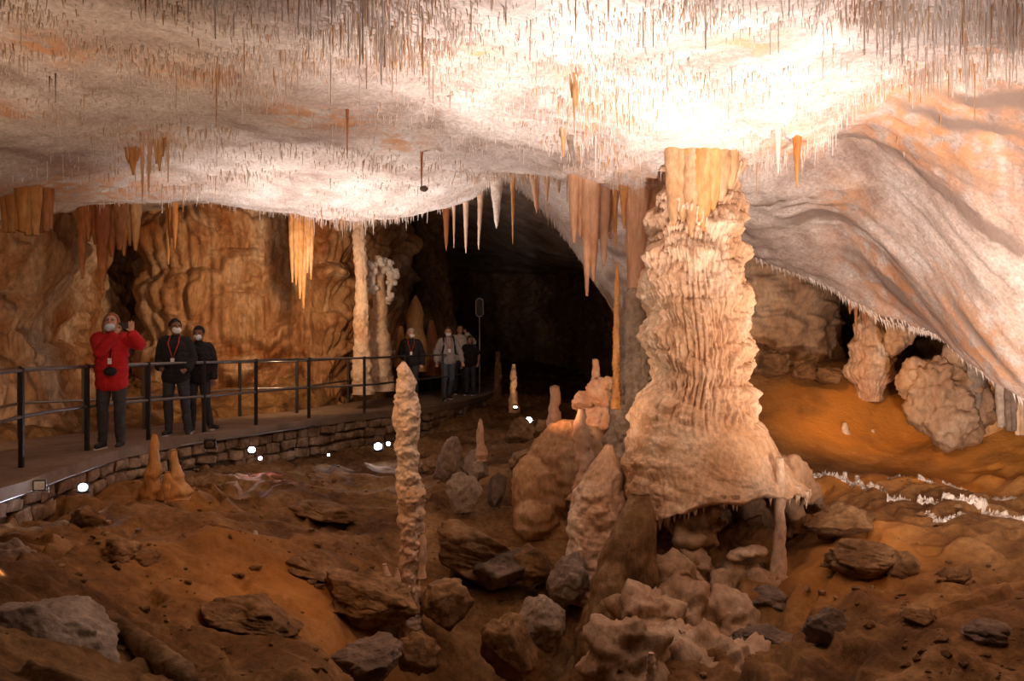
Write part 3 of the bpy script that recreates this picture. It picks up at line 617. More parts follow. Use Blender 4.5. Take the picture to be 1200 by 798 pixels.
# ------------------------------------------------------------------ soda straws on the ceiling
def straws():
    N = 60000
    d = 4.2 * np.exp(rng.random(N) * math.log(18 / 4.2)); px = rng.uniform(-80, 1280, N)
    x = (px - 600) / F * d; keep = np.ones(N, bool)
    clump = fbm(x * 1.2, d * 1.2, 2, 3, 91); fine = noise(x * 6, d * 6, 0, 95)
    onslab = slab_mask(x, d)
    leftwall = 1 - sstep(-5.8, -3.8, x)
    pr = sstep(-.55, .35, clump) * (1 - .985 * onslab) * (1 - .9 * leftwall) * (.35 + .65 * sstep(-.4, .3, fine))
    keep &= rng.random(N) < pr; x = x[keep]; y = d[keep]; clump = clump[keep]; n = len(x)
    dz = .25; z = ceil_z(x, y)
    length = (.035 + .10 * rng.random(n) ** 2.2) * (.8 + .9 * sstep(-.1, .6, clump))
    edge = sstep(2.0, 3.6, x) * sstep(7.2, 6.0, y) + .9 * np.exp(-((x - 2.8) / .5) ** 2 - ((y - 8.3) / .9) ** 2)
    length = length * (1 + 1.3 * np.clip(edge, 0, 1) * rng.random(n)); lg = rng.random(n) < .03; length[lg] *= 2.2
    rad = .0022 + .0020 * rng.random(n) + length * .008
    ppx = 600 + x / y * F; ppy = 399 - z / y * F
    vis = (ppx > 0) & (ppx < 1200) & (ppy > -20) & (ppy < 260)
    size = np.where(vis, length / y * (1 + .0 * rng.random(n)), 0); top = np.argsort(-size)[:300]; tm = np.zeros(n, bool); tm[top] = True
    for i in top:
        if True:
            mat = 'straw_o' if rng.random() < .15 else 'straw'
            o = bpy.data.objects.new('soda_straw', straw_base(mat)); C.objects.link(o); o.parent = ceiling
            o.location = (x[i], y[i], z[i] + .015); o.scale = (rad[i], rad[i], length[i] + .015)
    r = ~tm
    def build(name, msk, mat):
        xx, yy, zz, LL, RR = x[msk], y[msk], z[msk] + .015, length[msk] + .015, rad[msk]; k = len(xx); A = np.arange(4) * PI / 2 + .4
        tx = rng.normal(0, .01, k); ty = rng.normal(0, .01, k)
        V = np.zeros((k, 9, 3))
        for q in range(4):
            V[:, q] = np.stack([xx + 1.5 * RR * np.cos(A[q]), yy + 1.5 * RR * np.sin(A[q]), zz], -1)
            V[:, 4 + q] = np.stack([xx + tx * .6 + .8 * RR * np.cos(A[q]), yy + ty * .6 + .8 * RR * np.sin(A[q]), zz - LL * .6], -1)
        V[:, 8] = np.stack([xx + tx, yy + ty, zz - LL], -1)
        b = (np.arange(k) * 9)[:, None, None]
        Q = (np.array([[q, q + 4, 4 + (q + 1) % 4, (q + 1) % 4] for q in range(4)])[None] + b).reshape(-1, 4)
        T = (np.array([[8, 4 + (q + 1) % 4, 4 + q] for q in range(4)])[None] + b).reshape(-1, 3)
        o = link(name, mesh_from(name, V, Q, T), M[mat], ceiling); o['kind'] = 'stuff'
    oc = rng.random(n) < .12 + .3 * sstep(.1, .5, clump)
    build('soda_straws', r & ~oc, 'straw'); build('ochre_soda_straws', r & oc, 'straw_o')
_sb = {}
def straw_base(mat):
    if mat in _sb: return _sb[mat]
    V = []; n = 6
    for zz, rr in ((0, 1.6), (-.1, 1.05), (-.6, .95), (-.97, .7)):
        for q in range(n): V.append((rr * math.cos(2 * PI * q / n), rr * math.sin(2 * PI * q / n), zz))
    V.append((0, 0, -1)); k = len(V) - 1
    me = mesh_from('straw_' + mat, V, grid_faces(4, n, True, flip=True), [(k, 3 * n + (q + 1) % n, 3 * n + q) for q in range(n)])
    me.materials.append(M[mat]); _sb[mat] = me; return me
straws()
# fringe of short draperies along the lip of the right slab
def lip_fringe():
    pts = catmull(np.array([P(*a)[:2] for a in [(885,306,12.6),(980,348,12.3),(1035,385,11.8),(1120,412,11.0),(1170,450,10.3),(1215,505,9.6)]]), 40)
    V = []; Q = []; T = []; b = 0; k = 0
    for i in range(900):
        t = random.random() * (len(pts) - 1); j = int(t); p = pts[j] + (pts[min(j + 1, len(pts) - 1)] - pts[j]) * (t - j)
        x, y = p[0] + random.uniform(-.18, .08), p[1] + random.uniform(-.25, .2); z = float(ceil_z(np.array([x]), np.array([y]))[0])
        L = random.uniform(.03, .11) * (1.5 if random.random() < .15 else 1); r = random.uniform(.006, .014)
        for q in range(5): a = 2 * PI * q / 5; V.append((x + r * 1.3 * math.cos(a), y + r * 1.3 * math.sin(a), z + .03))
        for q in range(5): a = 2 * PI * q / 5; V.append((x + .02 + r * .6 * math.cos(a), y + r * .6 * math.sin(a), z - L * .5))
        V.append((x + .03, y, z - L))
        for q in range(5): Q.append((b + q, b + 5 + q, b + 5 + (q + 1) % 5, b + (q + 1) % 5)); T.append((b + 10, b + 5 + (q + 1) % 5, b + 5 + q))
        b += 11
    o = link('slab_fringe', mesh_from('slab_fringe', V, Q, T), M['straw'], ceiling); o['kind'] = 'stuff'
lip_fringe()

# ------------------------------------------------------------------ flowstone masses and rocks
blobrock('flowstone_mound', 'smooth rounded tan flowstone mound left of the conical stalagmite', 'rock', [(655,545,10.6,34,44,34),(632,575,10.5,30,44,30),(628,605,10.4,25,30,26),(665,525,10.7,22,30,24),(690,560,10.9,26,60,26),(645,625,10.5,28,18,24)], 'tan', .03, .06, 3.5, 11, fine=.02, drip=.03, smooth=1)
blobrock('pedestal', 'grey knobbly rock pedestal under the great column', 'rock', [
 (816,595,8.7,14,16,14),(820,615,8.6,20,26,18),(808,630,8.5,13,18,14),(812,668,8.4,22,24,22),(790,686,8.2,34,22,26),(800,722,7.9,38,34,34),(760,725,7.6,34,30,30),(848,692,8.4,26,30,26),(845,735,7.8,36,32,32),(775,762,7.2,44,34,34),(835,790,7.0,70,40,40),
 (870,660,9.0,40,44,30),(890,700,8.4,34,30,28),(735,790,6.8,40,60,34),(800,640,9.2,60,80,30),(850,600,9.6,90,70,36)], 'niche', .03, .19, 5.5, 21, fine=.035, smooth=0)
form('flowstone_slope', 'grey brown flowstone slope running down beside the pedestal', 'rock', 8.1, [(578,742,760),(600,728,766),(625,716,769),(660,705,770),(700,692,772),(760,672,780),(850,640,800)], 'brown', knob=.14, kscale=4, tier=.09, H=.5, flute=.03, ff=9, nth=150, seed=6)
blobrock('shell_ledge', 'pale scalloped shelf in the hollow under the great column', 'rock', [(872,648,8.3,16,5,12),(885,646,8.35,14,6,12),(862,653,8.3,10,4,9)], 'cream', .014, .02, 14, 41)
blobrock('skirt_fragment', 'lumpy drip-covered shoulder right of the slender banded pillar', 'rock', [(932,560,8.9,16,26,16),(945,578,8.9,16,14,15),(928,585,8.8,12,16,12),(933,600,8.8,7,20,8),(920,556,8.95,14,20,14)], 'niche', .025, .05, 7, 45, drip=.02)
blobrock('pale_boulder', 'big pale mottled boulder under the right slab', 'rock', [(1098,465,11.25,34,40,28),(1115,490,11.1,28,32,24),(1085,450,11.35,24,22,24),(1125,440,11.25,24,26,22),(1140,470,11.25,16,30,18),(1112,508,11.1,18,16,18)], 'niche', .03, .17, 5, 51, fine=.03, smooth=0)
f = form('flowstone_tower', 'tiered cream flowstone mound in the right niche', 'rock', 13.1, [(340,1003,1012),(368,1010,1024),(380,1004,1036),(395,1000,1044),(415,996,1048),(430,992,1050),(442,992,1046),(452,1004,1036),(470,1008,1030)], 'cream', knob=.15, kscale=4, tier=.16, H=.38, flute=.045, ff=9, nth=120, seed=4)
for px, yt, tip, wd, lab in [(1003,335,392,8,'cream stub stalactite left over the tiered mound'), (1014,345,385,7,'second stub stalactite over the tiered mound'), (1040,360,405,8,'third stub stalactite right of the tiered mound'),(996,338,368,10,'red brown stub stalactite beside the black niche')]:
    tite(lab, px, yt, tip, wd, 12.6, 'rust' if 'red' in lab else 'cream')
blobrock('knob_cluster', 'bulbous pale cluster right of the tiered mound', 'stalactite', [(1050,404,12,8,9,8),(1060,400,12,8,9,8),(1045,392,12,6,12,6),(1056,386,12,7,14,7),(1066,392,12,5,10,5)], 'niche', .03, .10, 9, 55)
form('rock_fin', 'upright orange rock fin right of the pale boulder', 'rock', 11.2, [(395,1156,1166),(430,1156,1167),(450,1152,1170),(480,1148,1174),(520,1144,1180)], 'ochre', knob=.15, kscale=4, squash=.5, nth=32)
form('rock_fin', 'grey wedge between the pale boulder and the orange fin', 'rock', 11.0, [(390,1132,1164),(440,1134,1156),(470,1136,1150),(486,1140,1146)], 'grey', knob=.2, kscale=4, squash=.6, nth=32)
for i, (px, w_) in enumerate([(1176,13), (1186,12), (1196,13), (1208,14)]):
    o = curtain(['pale grey fold hanging right of the orange fin', 'darker grey fold hanging second from the orange fin', 'brownish fold hanging third from the orange fin', 'outermost fold at the right end of the slab'][i], px, 458, 502 + i * 5, w_ * 1.15, 9.95 - .06 * i, ['grey', 'dark', 'niche', 'grey'][i], blunt=True, n=2)
    o.name = 'rock_fold'
B = [
 ('tilted grey slab leaning beside the finger stalagmite block',528,534,34,58,'grey',10.9,.7,25),
 ('squared grey block carrying the small finger stalagmite',556,548,40,46,'grey',11.0,.8,5),
 ('grey lump below the block with the finger stalagmite',543,582,44,52,'grey',10.7,.9,-10),
 ('upright grey stone right of the finger stalagmite block',582,578,26,52,'dark',10.9,.8,8),
 ('brown stone behind the upright grey stone',618,540,44,40,'brown',11.6,1,0),
 ('brown stone between the wall and the tilted slab',508,545,30,26,'brown',None,1,0),
 ('large jagged rock overhanging the dark hole in the middle',556,648,116,62,'brown',9.2,.8,18),
 ('wedge rock under the large jagged middle rock',590,668,70,56,'dark',9.0,.8,-12),
 ('grey cracked block right above the dark pit',636,725,58,76,'grey',8.0,.8,6),
 ('brown block hanging over the dark pit',597,758,62,96,'brown',7.6,.8,-5),
 ('rock pile lump between the mound and the grey cracked block',668,680,52,64,'grey',8.6,.9,10),
 ('rounded rock below the flowstone mound',620,660,60,50,'brown',9.0,.9,0),
 ('pockmarked rock hugging the tall stalagmite on the right',520,705,72,74,'brown',8.0,.8,0),
 ('low rock shelf left of the tall stalagmite foot',432,702,120,66,'brown',7.8,.8,12),
 ('rock tooth under the tall stalagmite foot',490,768,50,52,'brown',7.3,.8,0),
 ('dark boulder at the bottom edge left of the pit',430,775,90,60,'dark',7.0,.8,-8),
 ('dark angular block on the right slope',972,740,58,52,'dark',None,.8,15),
 ('flat slab with a shadowed lower edge on the right slope',1010,655,88,46,'brown',None,.9,8),
 ('dark flat stone near the lower right corner',1162,745,66,34,'dark',None,.8,5),
 ('angular brown stone below the white crust',1122,676,40,26,'brown',None,.8,-8),
 ('half buried stone in the middle of the right slope',1078,724,50,32,'brown',None,.8,0),
 ('stone leaning under the white crust',1060,662,40,44,'brown',None,.8,30),
 ('upper rock slab right of the slender banded pillar',985,610,90,44,'brown',None,.9,-5),
 ('layered dark rock at the foot of the slender banded pillar',908,716,84,60,'dark',7.9,.8,10),
 ('dark rock shelf below the layered rock',900,752,90,36,'dark',7.2,.8,-6),
 ('grey boulder half hidden right of the slender pillar',950,590,32,30,'grey',9.2,.9,0),
 ('broad pale grey rock slab in the lower left corner',38,752,190,130,'grey',5.2,.8,18),
 ('rounded pale rock above the lower left slab',18,668,70,70,'grey',6.6,.8,0),
 ('big brown stone by the foot of the masonry wall',105,608,46,30,'brown',None,.9,0),
 ('square-edged dark rock on the left slope',140,648,56,34,'brown',None,.9,10),
 ('low slab beside the square-edged dark rock',170,655,44,20,'brown',None,.9,0),
 ('sloping rock ledge in the middle of the brown slope',290,722,130,50,'brown',None,.9,12),
 ('second sloping ledge right of the brown slope',375,668,110,36,'brown',None,.9,22),
 ('flat rock near the pink lamp glow',385,602,80,26,'brown',None,.9,10),
 ('brown stone in front of the dark pillar stub',610,505,40,34,'brown',15.5,.9,0),
 ('tan rock beside the flat-topped stump',640,505,34,30,'brown',13.5,.9,0),
 ('orange broken block left under the slim spike',683,470,26,32,'peach',11.3,.8,30),
 ('orange broken block under the slim spike',704,462,32,40,'peach',11.2,.8,-25),
 ('round-faced orange block beside the grey column',712,448,16,18,'cream',10.9,.6,0),
 ('pink orange slab in the broken block pile',698,492,44,36,'peach',11.0,.8,10),
 ('brown rock in the left of the right niche',905,428,50,34,'brown',13.2,.9,0),
 ('small brown rock in the right niche',945,432,32,28,'brown',13.1,.9,0),
 ('low rock in front of the black niche opening',968,440,36,24,'brown',13.0,.9,0),
 ('grey stone in the gap behind the conical stalagmite',752,610,40,70,'dark',9.8,.9,0),
]
for i, b in enumerate(B):
    boulder(b[0], b[1], b[2], b[3], b[4], b[5], b[6], b[7], seed=i * 7 + 1, tilt=b[8], sub=6 if b[3] > 80 else 5, facets=14)
# log-shaped stone at lower left
ga, gb = ground(128, 735), ground(212, 800)
bm = bmesh.new(); capsule(bm, ga + np.array([0, 0, .02]), gb + np.array([0, 0, .03]), .055, .095, seg=22); me = remesh(bm, .016, 1)
weather(me, lambda c: .02 * fbm(c[:, 0] * 8, c[:, 1] * 8, c[:, 2] * 8, 4, 3) + .012 * ridged(c[:, 0] * 12, c[:, 1] * 12, c[:, 2] * 12, 2, 4))
tag(link('fallen_stalagmite', me, M['brown'], None, tuple(ga)), 'log-like fallen stalagmite lying on the lower left slope', 'stalagmite')
# loose rubble over the floor, uncountable
def rubble():
    V = []; T = []; b = 0; ico = bmesh.new(); bmesh.ops.create_icosphere(ico, subdivisions=1, radius=1)
    iv = np.array([v.co[:] for v in ico.verts]); it = np.array([[v.index for v in f.verts] for f in ico.faces]); ico.free()
    n = 3000; d = 4.5 * np.exp(rng.random(n) * math.log(20 / 4.5)); px = rng.uniform(-50, 1250, n); x = (px - 600) / F * d
    ok = (in_walk(x, d) < .01) & (x > np.interp(d, FEs[:, 1], FEs[:, 0])) & (fbm(x * .9, d * .9, 0, 3, 66) > -.12) & ~((x > 2.6) & (d > 9.8)) ; x = x[ok]; y = d[ok]; z = floor_z(x, y)
    for i in range(len(x)):
        s = .010 + .04 * rng.random() ** 3; v = iv * (1 + .35 * rng.normal(size=(len(iv), 1)) * .6) * np.array([1, rng.uniform(.6, 1.2), rng.uniform(.4, .9)]) * s
        V.append(v + np.array([x[i], y[i], z[i] + s * .2])); T.append(it + b); b += len(iv)
    o = link('rubble', mesh_from('rubble', np.vstack(V), None, np.vstack(T), smooth=False), M['brown'], floor); o['kind'] = 'stuff'
rubble()
# white crusted rim of the dry pool on the right
def crust(name, label, path, w0, h0, seed):
    c = np.array([P(*a) for a in path]); c = catmull(c, 40); n = len(c); m = 14
    V = []
    for i in range(n):
        t = c[min(i + 1, n - 1)] - c[max(i - 1, 0)]; t[2] = 0; t /= np.linalg.norm(t) + 1e-9; nn = np.array([t[1], -t[0], 0])
        u = i / n; wv = w0 * (.15 + 1.5 * abs(noise(u * 22, 0, 0, seed)) + .5 * u); zf = float(floor_z(np.array([c[i][0]]), np.array([c[i][1]]))[0])
        for j in range(m):
            a = PI * j / (m - 1); r = wv * math.cos(a); p = c[i] + nn * r; zz = max(zf, c[i][2]) + h0 * math.sin(a) * (.2 + 1.5 * abs(noise(u * 60, j * .7, 0, seed + 1))) - .02 - (.05 if j in (0, m - 1) else 0)
            k = .03 * noise(u * 60, j * .9, 1, seed + 2); V.append((p[0] + nn[0] * k, p[1] + nn[1] * k, zz))
    o = link(name, mesh_from(name, V, grid_faces(n, m)), M['white'], None, tuple(c[0])); tag(o, label, 'rock')
crust('rimstone_crust', 'jagged bright white crust along the rim of the dry pool', [(1040,592,9.3),(1075,600,9.15),(1110,606,9.0),(1150,616,8.7),(1185,632,8.3),(1215,652,8.0)], .05, .06, 3)
crust('rimstone_crust', 'thin pale crust line at the foot of the great column', [(925,552,10.6),(950,560,10.4),(975,566,10.2),(1000,572,10.0),(1035,585,9.5)], .03, .05, 5)
crust('rimstone_crust', 'small white forked crust lying below the main crust', [(1088,618,8.7),(1094,632,8.5),(1106,637,8.4),(1122,630,8.5),(1134,625,8.6)], .018, .05, 8)
crust('rimstone_crust', 'low ochre shelf line behind the white crust', [(1040,575,10),(1090,585,9.8),(1150,592,9.6),(1210,598,9.4)], .04, .05, 9)

# ------------------------------------------------------------------ walkway, masonry wall, railings
def ribbon(e1, e2, z0, z1):
    n = len(e1); V = []
    for a, b in zip(e1, e2): V += [(a[0], a[1], z1), (b[0], b[1], z1), (b[0], b[1], z0), (a[0], a[1], z0)]
    return V, grid_faces(n, 4, True)
V, Q = ribbon(FEs, np.stack([np.interp(FEs[:, 1], REs[:, 1], REs[:, 0]), FEs[:, 1]], -1), -1.9, WZ)
walk = link('walkway', mesh_from('walkway', V, Q, smooth=False), M['path'], kind='structure')
def offset(c, o):
    t = np.gradient(c, axis=0); l = np.hypot(t[:, 0], t[:, 1]); return c + np.stack([t[:, 1] / l, -t[:, 0] / l], -1) * o
V, Q = ribbon(offset(FEs, -.10), offset(FEs, .14), WZ - .09, WZ + .035)
V = [(v[0] + .012 * noise(v[0] * 4, v[1] * 4, 0, 3), v[1], v[2] + .008 * noise(v[0] * 5, v[1] * 5, v[2], 4)) for v in V]
link('kerb', mesh_from('kerb', V, Q, smooth=False), M['path'], walk)
W = offset(FEs, .04); V, Q = ribbon(offset(FEs, -.2), W, -2.6, WZ - .06)
mas = link('wall_front', mesh_from('wall_front', V, Q, smooth=False), M['mortar'], kind='structure')
def masonry():
    seg = np.r_[0, np.cumsum(np.hypot(*np.diff(W, axis=0).T))]; cnt = 0
    stones = []
    for v in range(9):
        bm = bmesh.new(); bmesh.ops.create_cube(bm, size=1); bmesh.ops.bevel(bm, geom=bm.edges[:], offset=.16, segments=2, affect='EDGES', profile=.6)
        for q in bm.verts: q.co += Vector([random.uniform(-.10, .10) for _ in range(3)])
        me = bpy.data.meshes.new('stone'); bm.to_mesh(me); bm.free(); me.materials.append(M['stone']); me.polygons.foreach_set('use_smooth', [True] * len(me.polygons)); stones.append(me)
    z = WZ - .095; row = 0
    while row < 5 and cnt < 300:
        h = random.uniform(.12, .17) ; s = 3.0 + random.random() * .3
        while s < 20.5 and cnt < 300:
            l = random.uniform(.2, .42) * (1.15 if row > 1 else 1); sm = s + l / 2; x = np.interp(sm, seg, W[:, 0]); y = np.interp(sm, seg, W[:, 1])
            x2 = np.interp(sm + .1, seg, W[:, 0]); y2 = np.interp(sm + .1, seg, W[:, 1]); a = math.atan2(y2 - y, x2 - x)
            fz = float(floor_z(np.array([x + .12]), np.array([y]))[0])
            if z - h * .3 > fz:
                hh = h * random.uniform(.7, 1.08)
                o = bpy.data.objects.new('stone', random.choice(stones)); C.objects.link(o); o.parent = mas
                o.location = (x, y, z - h / 2 + random.uniform(-.015, .015)); o.rotation_euler = (random.uniform(-.1, .1), random.uniform(-.12, .12), a); o.scale = (l * .94, .16 + random.uniform(-.03, .05), hh); cnt += 1
            s += l + .015
        z -= h + .012; row += 1
masonry()
def tube_mesh(name, pts, r, n=8, closed=False):
    pts = [Vector(p) for p in pts]; V = []; m = len(pts)
    for i, p in enumerate(pts):
        a = pts[(i - 1) % m] if closed else pts[max(i - 1, 0)]; b = pts[(i + 1) % m] if closed else pts[min(i + 1, m - 1)]
        t = (b - a).normalized(); u = t.orthogonal().normalized() if abs(t.z) > .9 else t.cross(Vector((0, 0, 1))).normalized(); v = t.cross(u)
        if abs(t.z) > .9: u = Vector((1, 0, 0)) - t * t.x; u.normalize(); v = t.cross(u)
        V += [tuple(p + (u * math.cos(2 * PI * k / n) + v * math.sin(2 * PI * k / n)) * r) for k in range(n)]
    Q = list(map(tuple, grid_faces(m, n, True, flip=True)))
    if closed: Q += [((m - 1) * n + (k + 1) % n, (m - 1) * n + k, k, (k + 1) % n) for k in range(n)]
    else: 
        V += [tuple(pts[0]), tuple(pts[-1])]; T = [(m * n, k, (k + 1) % n) for k in range(n)] + [(m * n + 1, (m - 1) * n + (k + 1) % n, (m - 1) * n + k) for k in range(n)]
        return mesh_from(name, V, Q, T)
    return mesh_from(name, V, Q)
def box_mesh(name, c, s, bev=.1):
    bm = bmesh.new(); bmesh.ops.create_cube(bm, size=1)
    if bev: bmesh.ops.bevel(bm, geom=bm.edges[:], offset=bev * min(s) , segments=2, affect='EDGES') if 0 else None
    for v in bm.verts: v.co = Vector((v.co.x * s[0] + c[0], v.co.y * s[1] + c[1], v.co.z * s[2] + c[2]))
    if bev: bmesh.ops.bevel(bm, geom=bm.edges[:], offset=bev * min(s), segments=2, affect='EDGES')
    me = bpy.data.meshes.new(name); bm.to_mesh(me); bm.free(); return me
def railing(label, posts, path_off, base, hts, hp):
    root = empty('railing', (posts[0][0], posts[0][1], base), label, 'railing')
    c = catmull(np.array(posts), 8)
    for p in posts:
        link('post', box_mesh('post', (p[0], p[1], base + hp / 2), (.05, .05, hp), .1), M['post'], root)
    for i, h in enumerate(hts):
        link('top_rail' if i == 0 else 'middle_rail', tube_mesh('rail', [(q[0], q[1], base + h) for q in c], .021), M['steel'], root)
    return root
fp = []
for px, py in [(-60,590),(25,548),(102,528),(174,516),(239,508),(300,499),(362,491),(427,486),(474,478),(519,470),(549,462)]:
    d = 1400 / (py - 399); fp.append(((px - 600) / F * d, d))
r1 = railing('steel front railing along the pit edge of the walkway', fp, 0, WZ + .0, (1.07, .56), 1.1)
rp = []
for px, py in [(-20,530),(23,514),(98,508),(169,503),(281,488),(348,484),(408,472),(453,466),(480,461),(505,457)]:
    d = 1400 / (py - 399); rp.append(((px - 600) / F * d, d))
r2 = railing('steel rear railing on the rock wall edge of the walkway', rp, 0, WZ, (1.0, .5), 1.03)
# cable conduit under the kerb
link('conduit', tube_mesh('conduit', [(q[0] + .13, q[1] - .05, WZ - .09) for q in FEs[14:34]], .018), M['steel'], walk)
link('conduit', tube_mesh('conduit', [(q[0] + .16, q[1] - .05, WZ - .07) for q in FEs[40:54]], .015), M['steel'], walk)

# oval hoop sign on its pole
hd = 22.0; hp_ = P(562, 0, hd); hs = empty('hoop_pole', (hp_[0], hd, WZ), 'thin pole with an oval hoop standing at the end of the walkway', 'sign')
pz = lambda y: (399 - y) / F * hd
link('pole', tube_mesh('pole', [(hp_[0], hd, WZ - .02), (hp_[0], hd, pz(372))], .018), M['silver'], hs)
ring = []
for k in range(40):
    a = 2 * PI * k / 40; ring.append((hp_[0] + .095 * math.cos(a), hd, pz(360.5) + .14 * (1 if math.sin(a) > 0 else -1) * (abs(math.sin(a)) > .01) * .9 + .11 * math.sin(a)))
link('hoop', tube_mesh('hoop', ring, .014, closed=True), M['silver'], hs)
bm = bmesh.new(); vv = [bm.verts.new((x, hd + .005 * s, z)) for s in (0,) for (x, y, z) in ring]; f_ = bm.faces.new(vv); ex = bmesh.ops.extrude_face_region(bm, geom=[f_]); bmesh.ops.translate(bm, vec=(0, .012, 0), verts=[g for g in ex['geom'] if isinstance(g, bmesh.types.BMVert)])
me = bpy.data.meshes.new('plate'); bm.to_mesh(me); bm.free(); link('plate', me, M['black'], hs)

# ------------------------------------------------------------------ floodlights
def emit_mat(name, col, s): return plain(name, (.9, .9, .9), .3, emit=col, es=s)
E_w = emit_mat('cool_lamp_glass', (.85, .88, 1), 60); E_p = emit_mat('pink_lamp_glass', (1, .45, .55), 22); E_y = emit_mat('yellow_lamp_glass', (1, .72, .3), 30); E_off = plain('dull_lamp_glass', (.55, .57, .62), .25)
def lamp(label, px, py, d, size, mat, energy=0, col=COOL, aim=(0, -1, .3), box=(1.5, 1.0, 1.3)):
    c = P(px, py, d); root = empty('floodlight', tuple(c + np.array([0, .02, -size * .8])), label, 'lamp')
    fwd = Vector(aim).normalized(); rot = fwd.to_track_quat('Y', 'Z').to_matrix().to_4x4()
    def add(name, me, m):
        me.transform(Matrix.Translation(Vector(c)) @ rot); return link(name, me, m, root)
    add('housing', box_mesh('housing', (0, -size * .35, 0), (size * box[0], size * .6, size * box[2]), .12), M['black'])
    bm = bmesh.new(); bmesh.ops.create_uvsphere(bm, u_segments=20, v_segments=10, radius=1)
    for v in bm.verts: v.co = Vector((v.co.x * size * .58, v.co.y * size * .25, v.co.z * size * .52))
    me = bpy.data.meshes.new('glass'); bm.to_mesh(me); bm.free()
    if mat is E_off: me = box_mesh('glass', (0, 0, 0), (size * 1.2, size * .2, size * 1.05), .15)
    add('glass', me, mat)
    for k in range(5): add('cooling_fin', box_mesh('cooling_fin', ((k - 2) * size * .26, -size * .75, 0), (size * .05, size * .28, size * 1.1), 0), M['silver'])
    root_l = tube_mesh('bracket', [tuple(Vector(c) + Vector((-size * .8, .05, 0))), tuple(Vector(c) + Vector((-size * .8, .05, -size * .9))), tuple(Vector(c) + Vector((size * .8, .05, -size * .9))), tuple(Vector(c) + Vector((size * .8, .05, 0)))], size * .06)
    link('bracket', root_l, M['silver'], root)
    if energy:
        l = spot('floodlight_beam', tuple(Vector(c) + fwd * (size * .5)), tuple(Vector(c) + fwd * 2), energy, col, 150, .6, .05); l.parent = root; l.location = Vector(l.location) - root.location
    return root
lamp('unlit grey boxy floodlight at the left end of the masonry wall', 46, 569, 8.1, .075, E_off, aim=(.5, -1, 0))
lamp('bright white floodlight beside the unlit boxy one', 97, 571, 8.7, .075, E_w, 10, COOL, aim=(.3, -1, .5))
lamp('small unlit floodlight hanging from the kerb near the two people in black', 246, 521, 11.4, .1, M['dark'], aim=(.3, -1, -.3))
lamp('bright white floodlight on the wall next to the pink lamp', 295, 527, 12.3, .08, E_w, 13, COOL, aim=(.3, -1, .5))
lamp('small pink floodlight just below a white one', 305, 537, 12.2, .05, E_p, 9, (1, .4, .45), aim=(.5, -1, -.3))
lamp('tiny white spotlight low on the stone wall', 385, 533, 13.9, .035, E_w, 2, COOL, aim=(.2, -1, 0))
lamp('broad white floodlight on the wall left of the tall stalagmite', 443, 523, 14.6, .11, E_w, 17, (1, .85, .8), aim=(.1, -1, .5))
lamp('smaller white floodlight touching the broad one', 455, 520, 14.8, .06, E_w, 6, (1, .8, .75), aim=(.4, -1, .4))
lamp('round white floodlight past the end of the walkway', 620, 492, 16.2, .1, E_w, 15, COOL, aim=(.3, -1, .35))
lamp('small yellow lamp at the foot of the thin orange stalagmite', 604, 477, 17.2, .065, E_y, 14, (1, .6, .25), aim=(0, -.4, 1))
lamp('small dark unlit fixture on the wall below the walkway end', 540, 483, 18.3, .09, M['dark'], aim=(0, -1, 0))

# ------------------------------------------------------------------ people
SK = [plain('skin_fair', (.62,.36,.27), .5), plain('skin_brown', (.22,.11,.07), .5), plain('skin_tan', (.5,.28,.19), .5)]
def fab(n, c, r=.85): return plain(n, c, r, bump=.4, bscale=90)
CL = dict(red=fab('red_shell_fabric', (.55,.012,.018)), black=fab('black_fabric', (.014,.013,.015)), dgrey=fab('charcoal_trousers', (.05,.048,.052)), jeans=fab('dark_jeans', (.05,.055,.07)),
          bjeans=fab('blue_jeans', (.09,.11,.15)), hoodie=fab('grey_marl_fleece', (.36,.33,.33)), white=fab('white_cotton', (.62,.57,.52)), mask=fab('pale_blue_mask', (.55,.68,.82)), wmask=fab('white_mask', (.85,.84,.86)),
          strap=fab('red_lanyard', (.6,.05,.03)), badge=plain('white_badge', (.85,.85,.88), .4), shoe=plain('dark_shoe', (.03,.03,.035), .6), sole=plain('white_sole', (.7,.7,.72), .6),
          gingerhair=fab('ginger_hair', (.30,.12,.05)), darkhair=fab('black_hair', (.012,.01,.01)), whitehair=fab('white_hair', (.6,.56,.5)), brownhair=fab('brown_hair', (.10,.05,.03)), eye=plain('dark_eye', (.02,.015,.012), .2), glassrim=plain('spectacle_rim', (.05,.04,.04), .3, .5), pack=fab('black_backpack', (.02,.02,.022)))
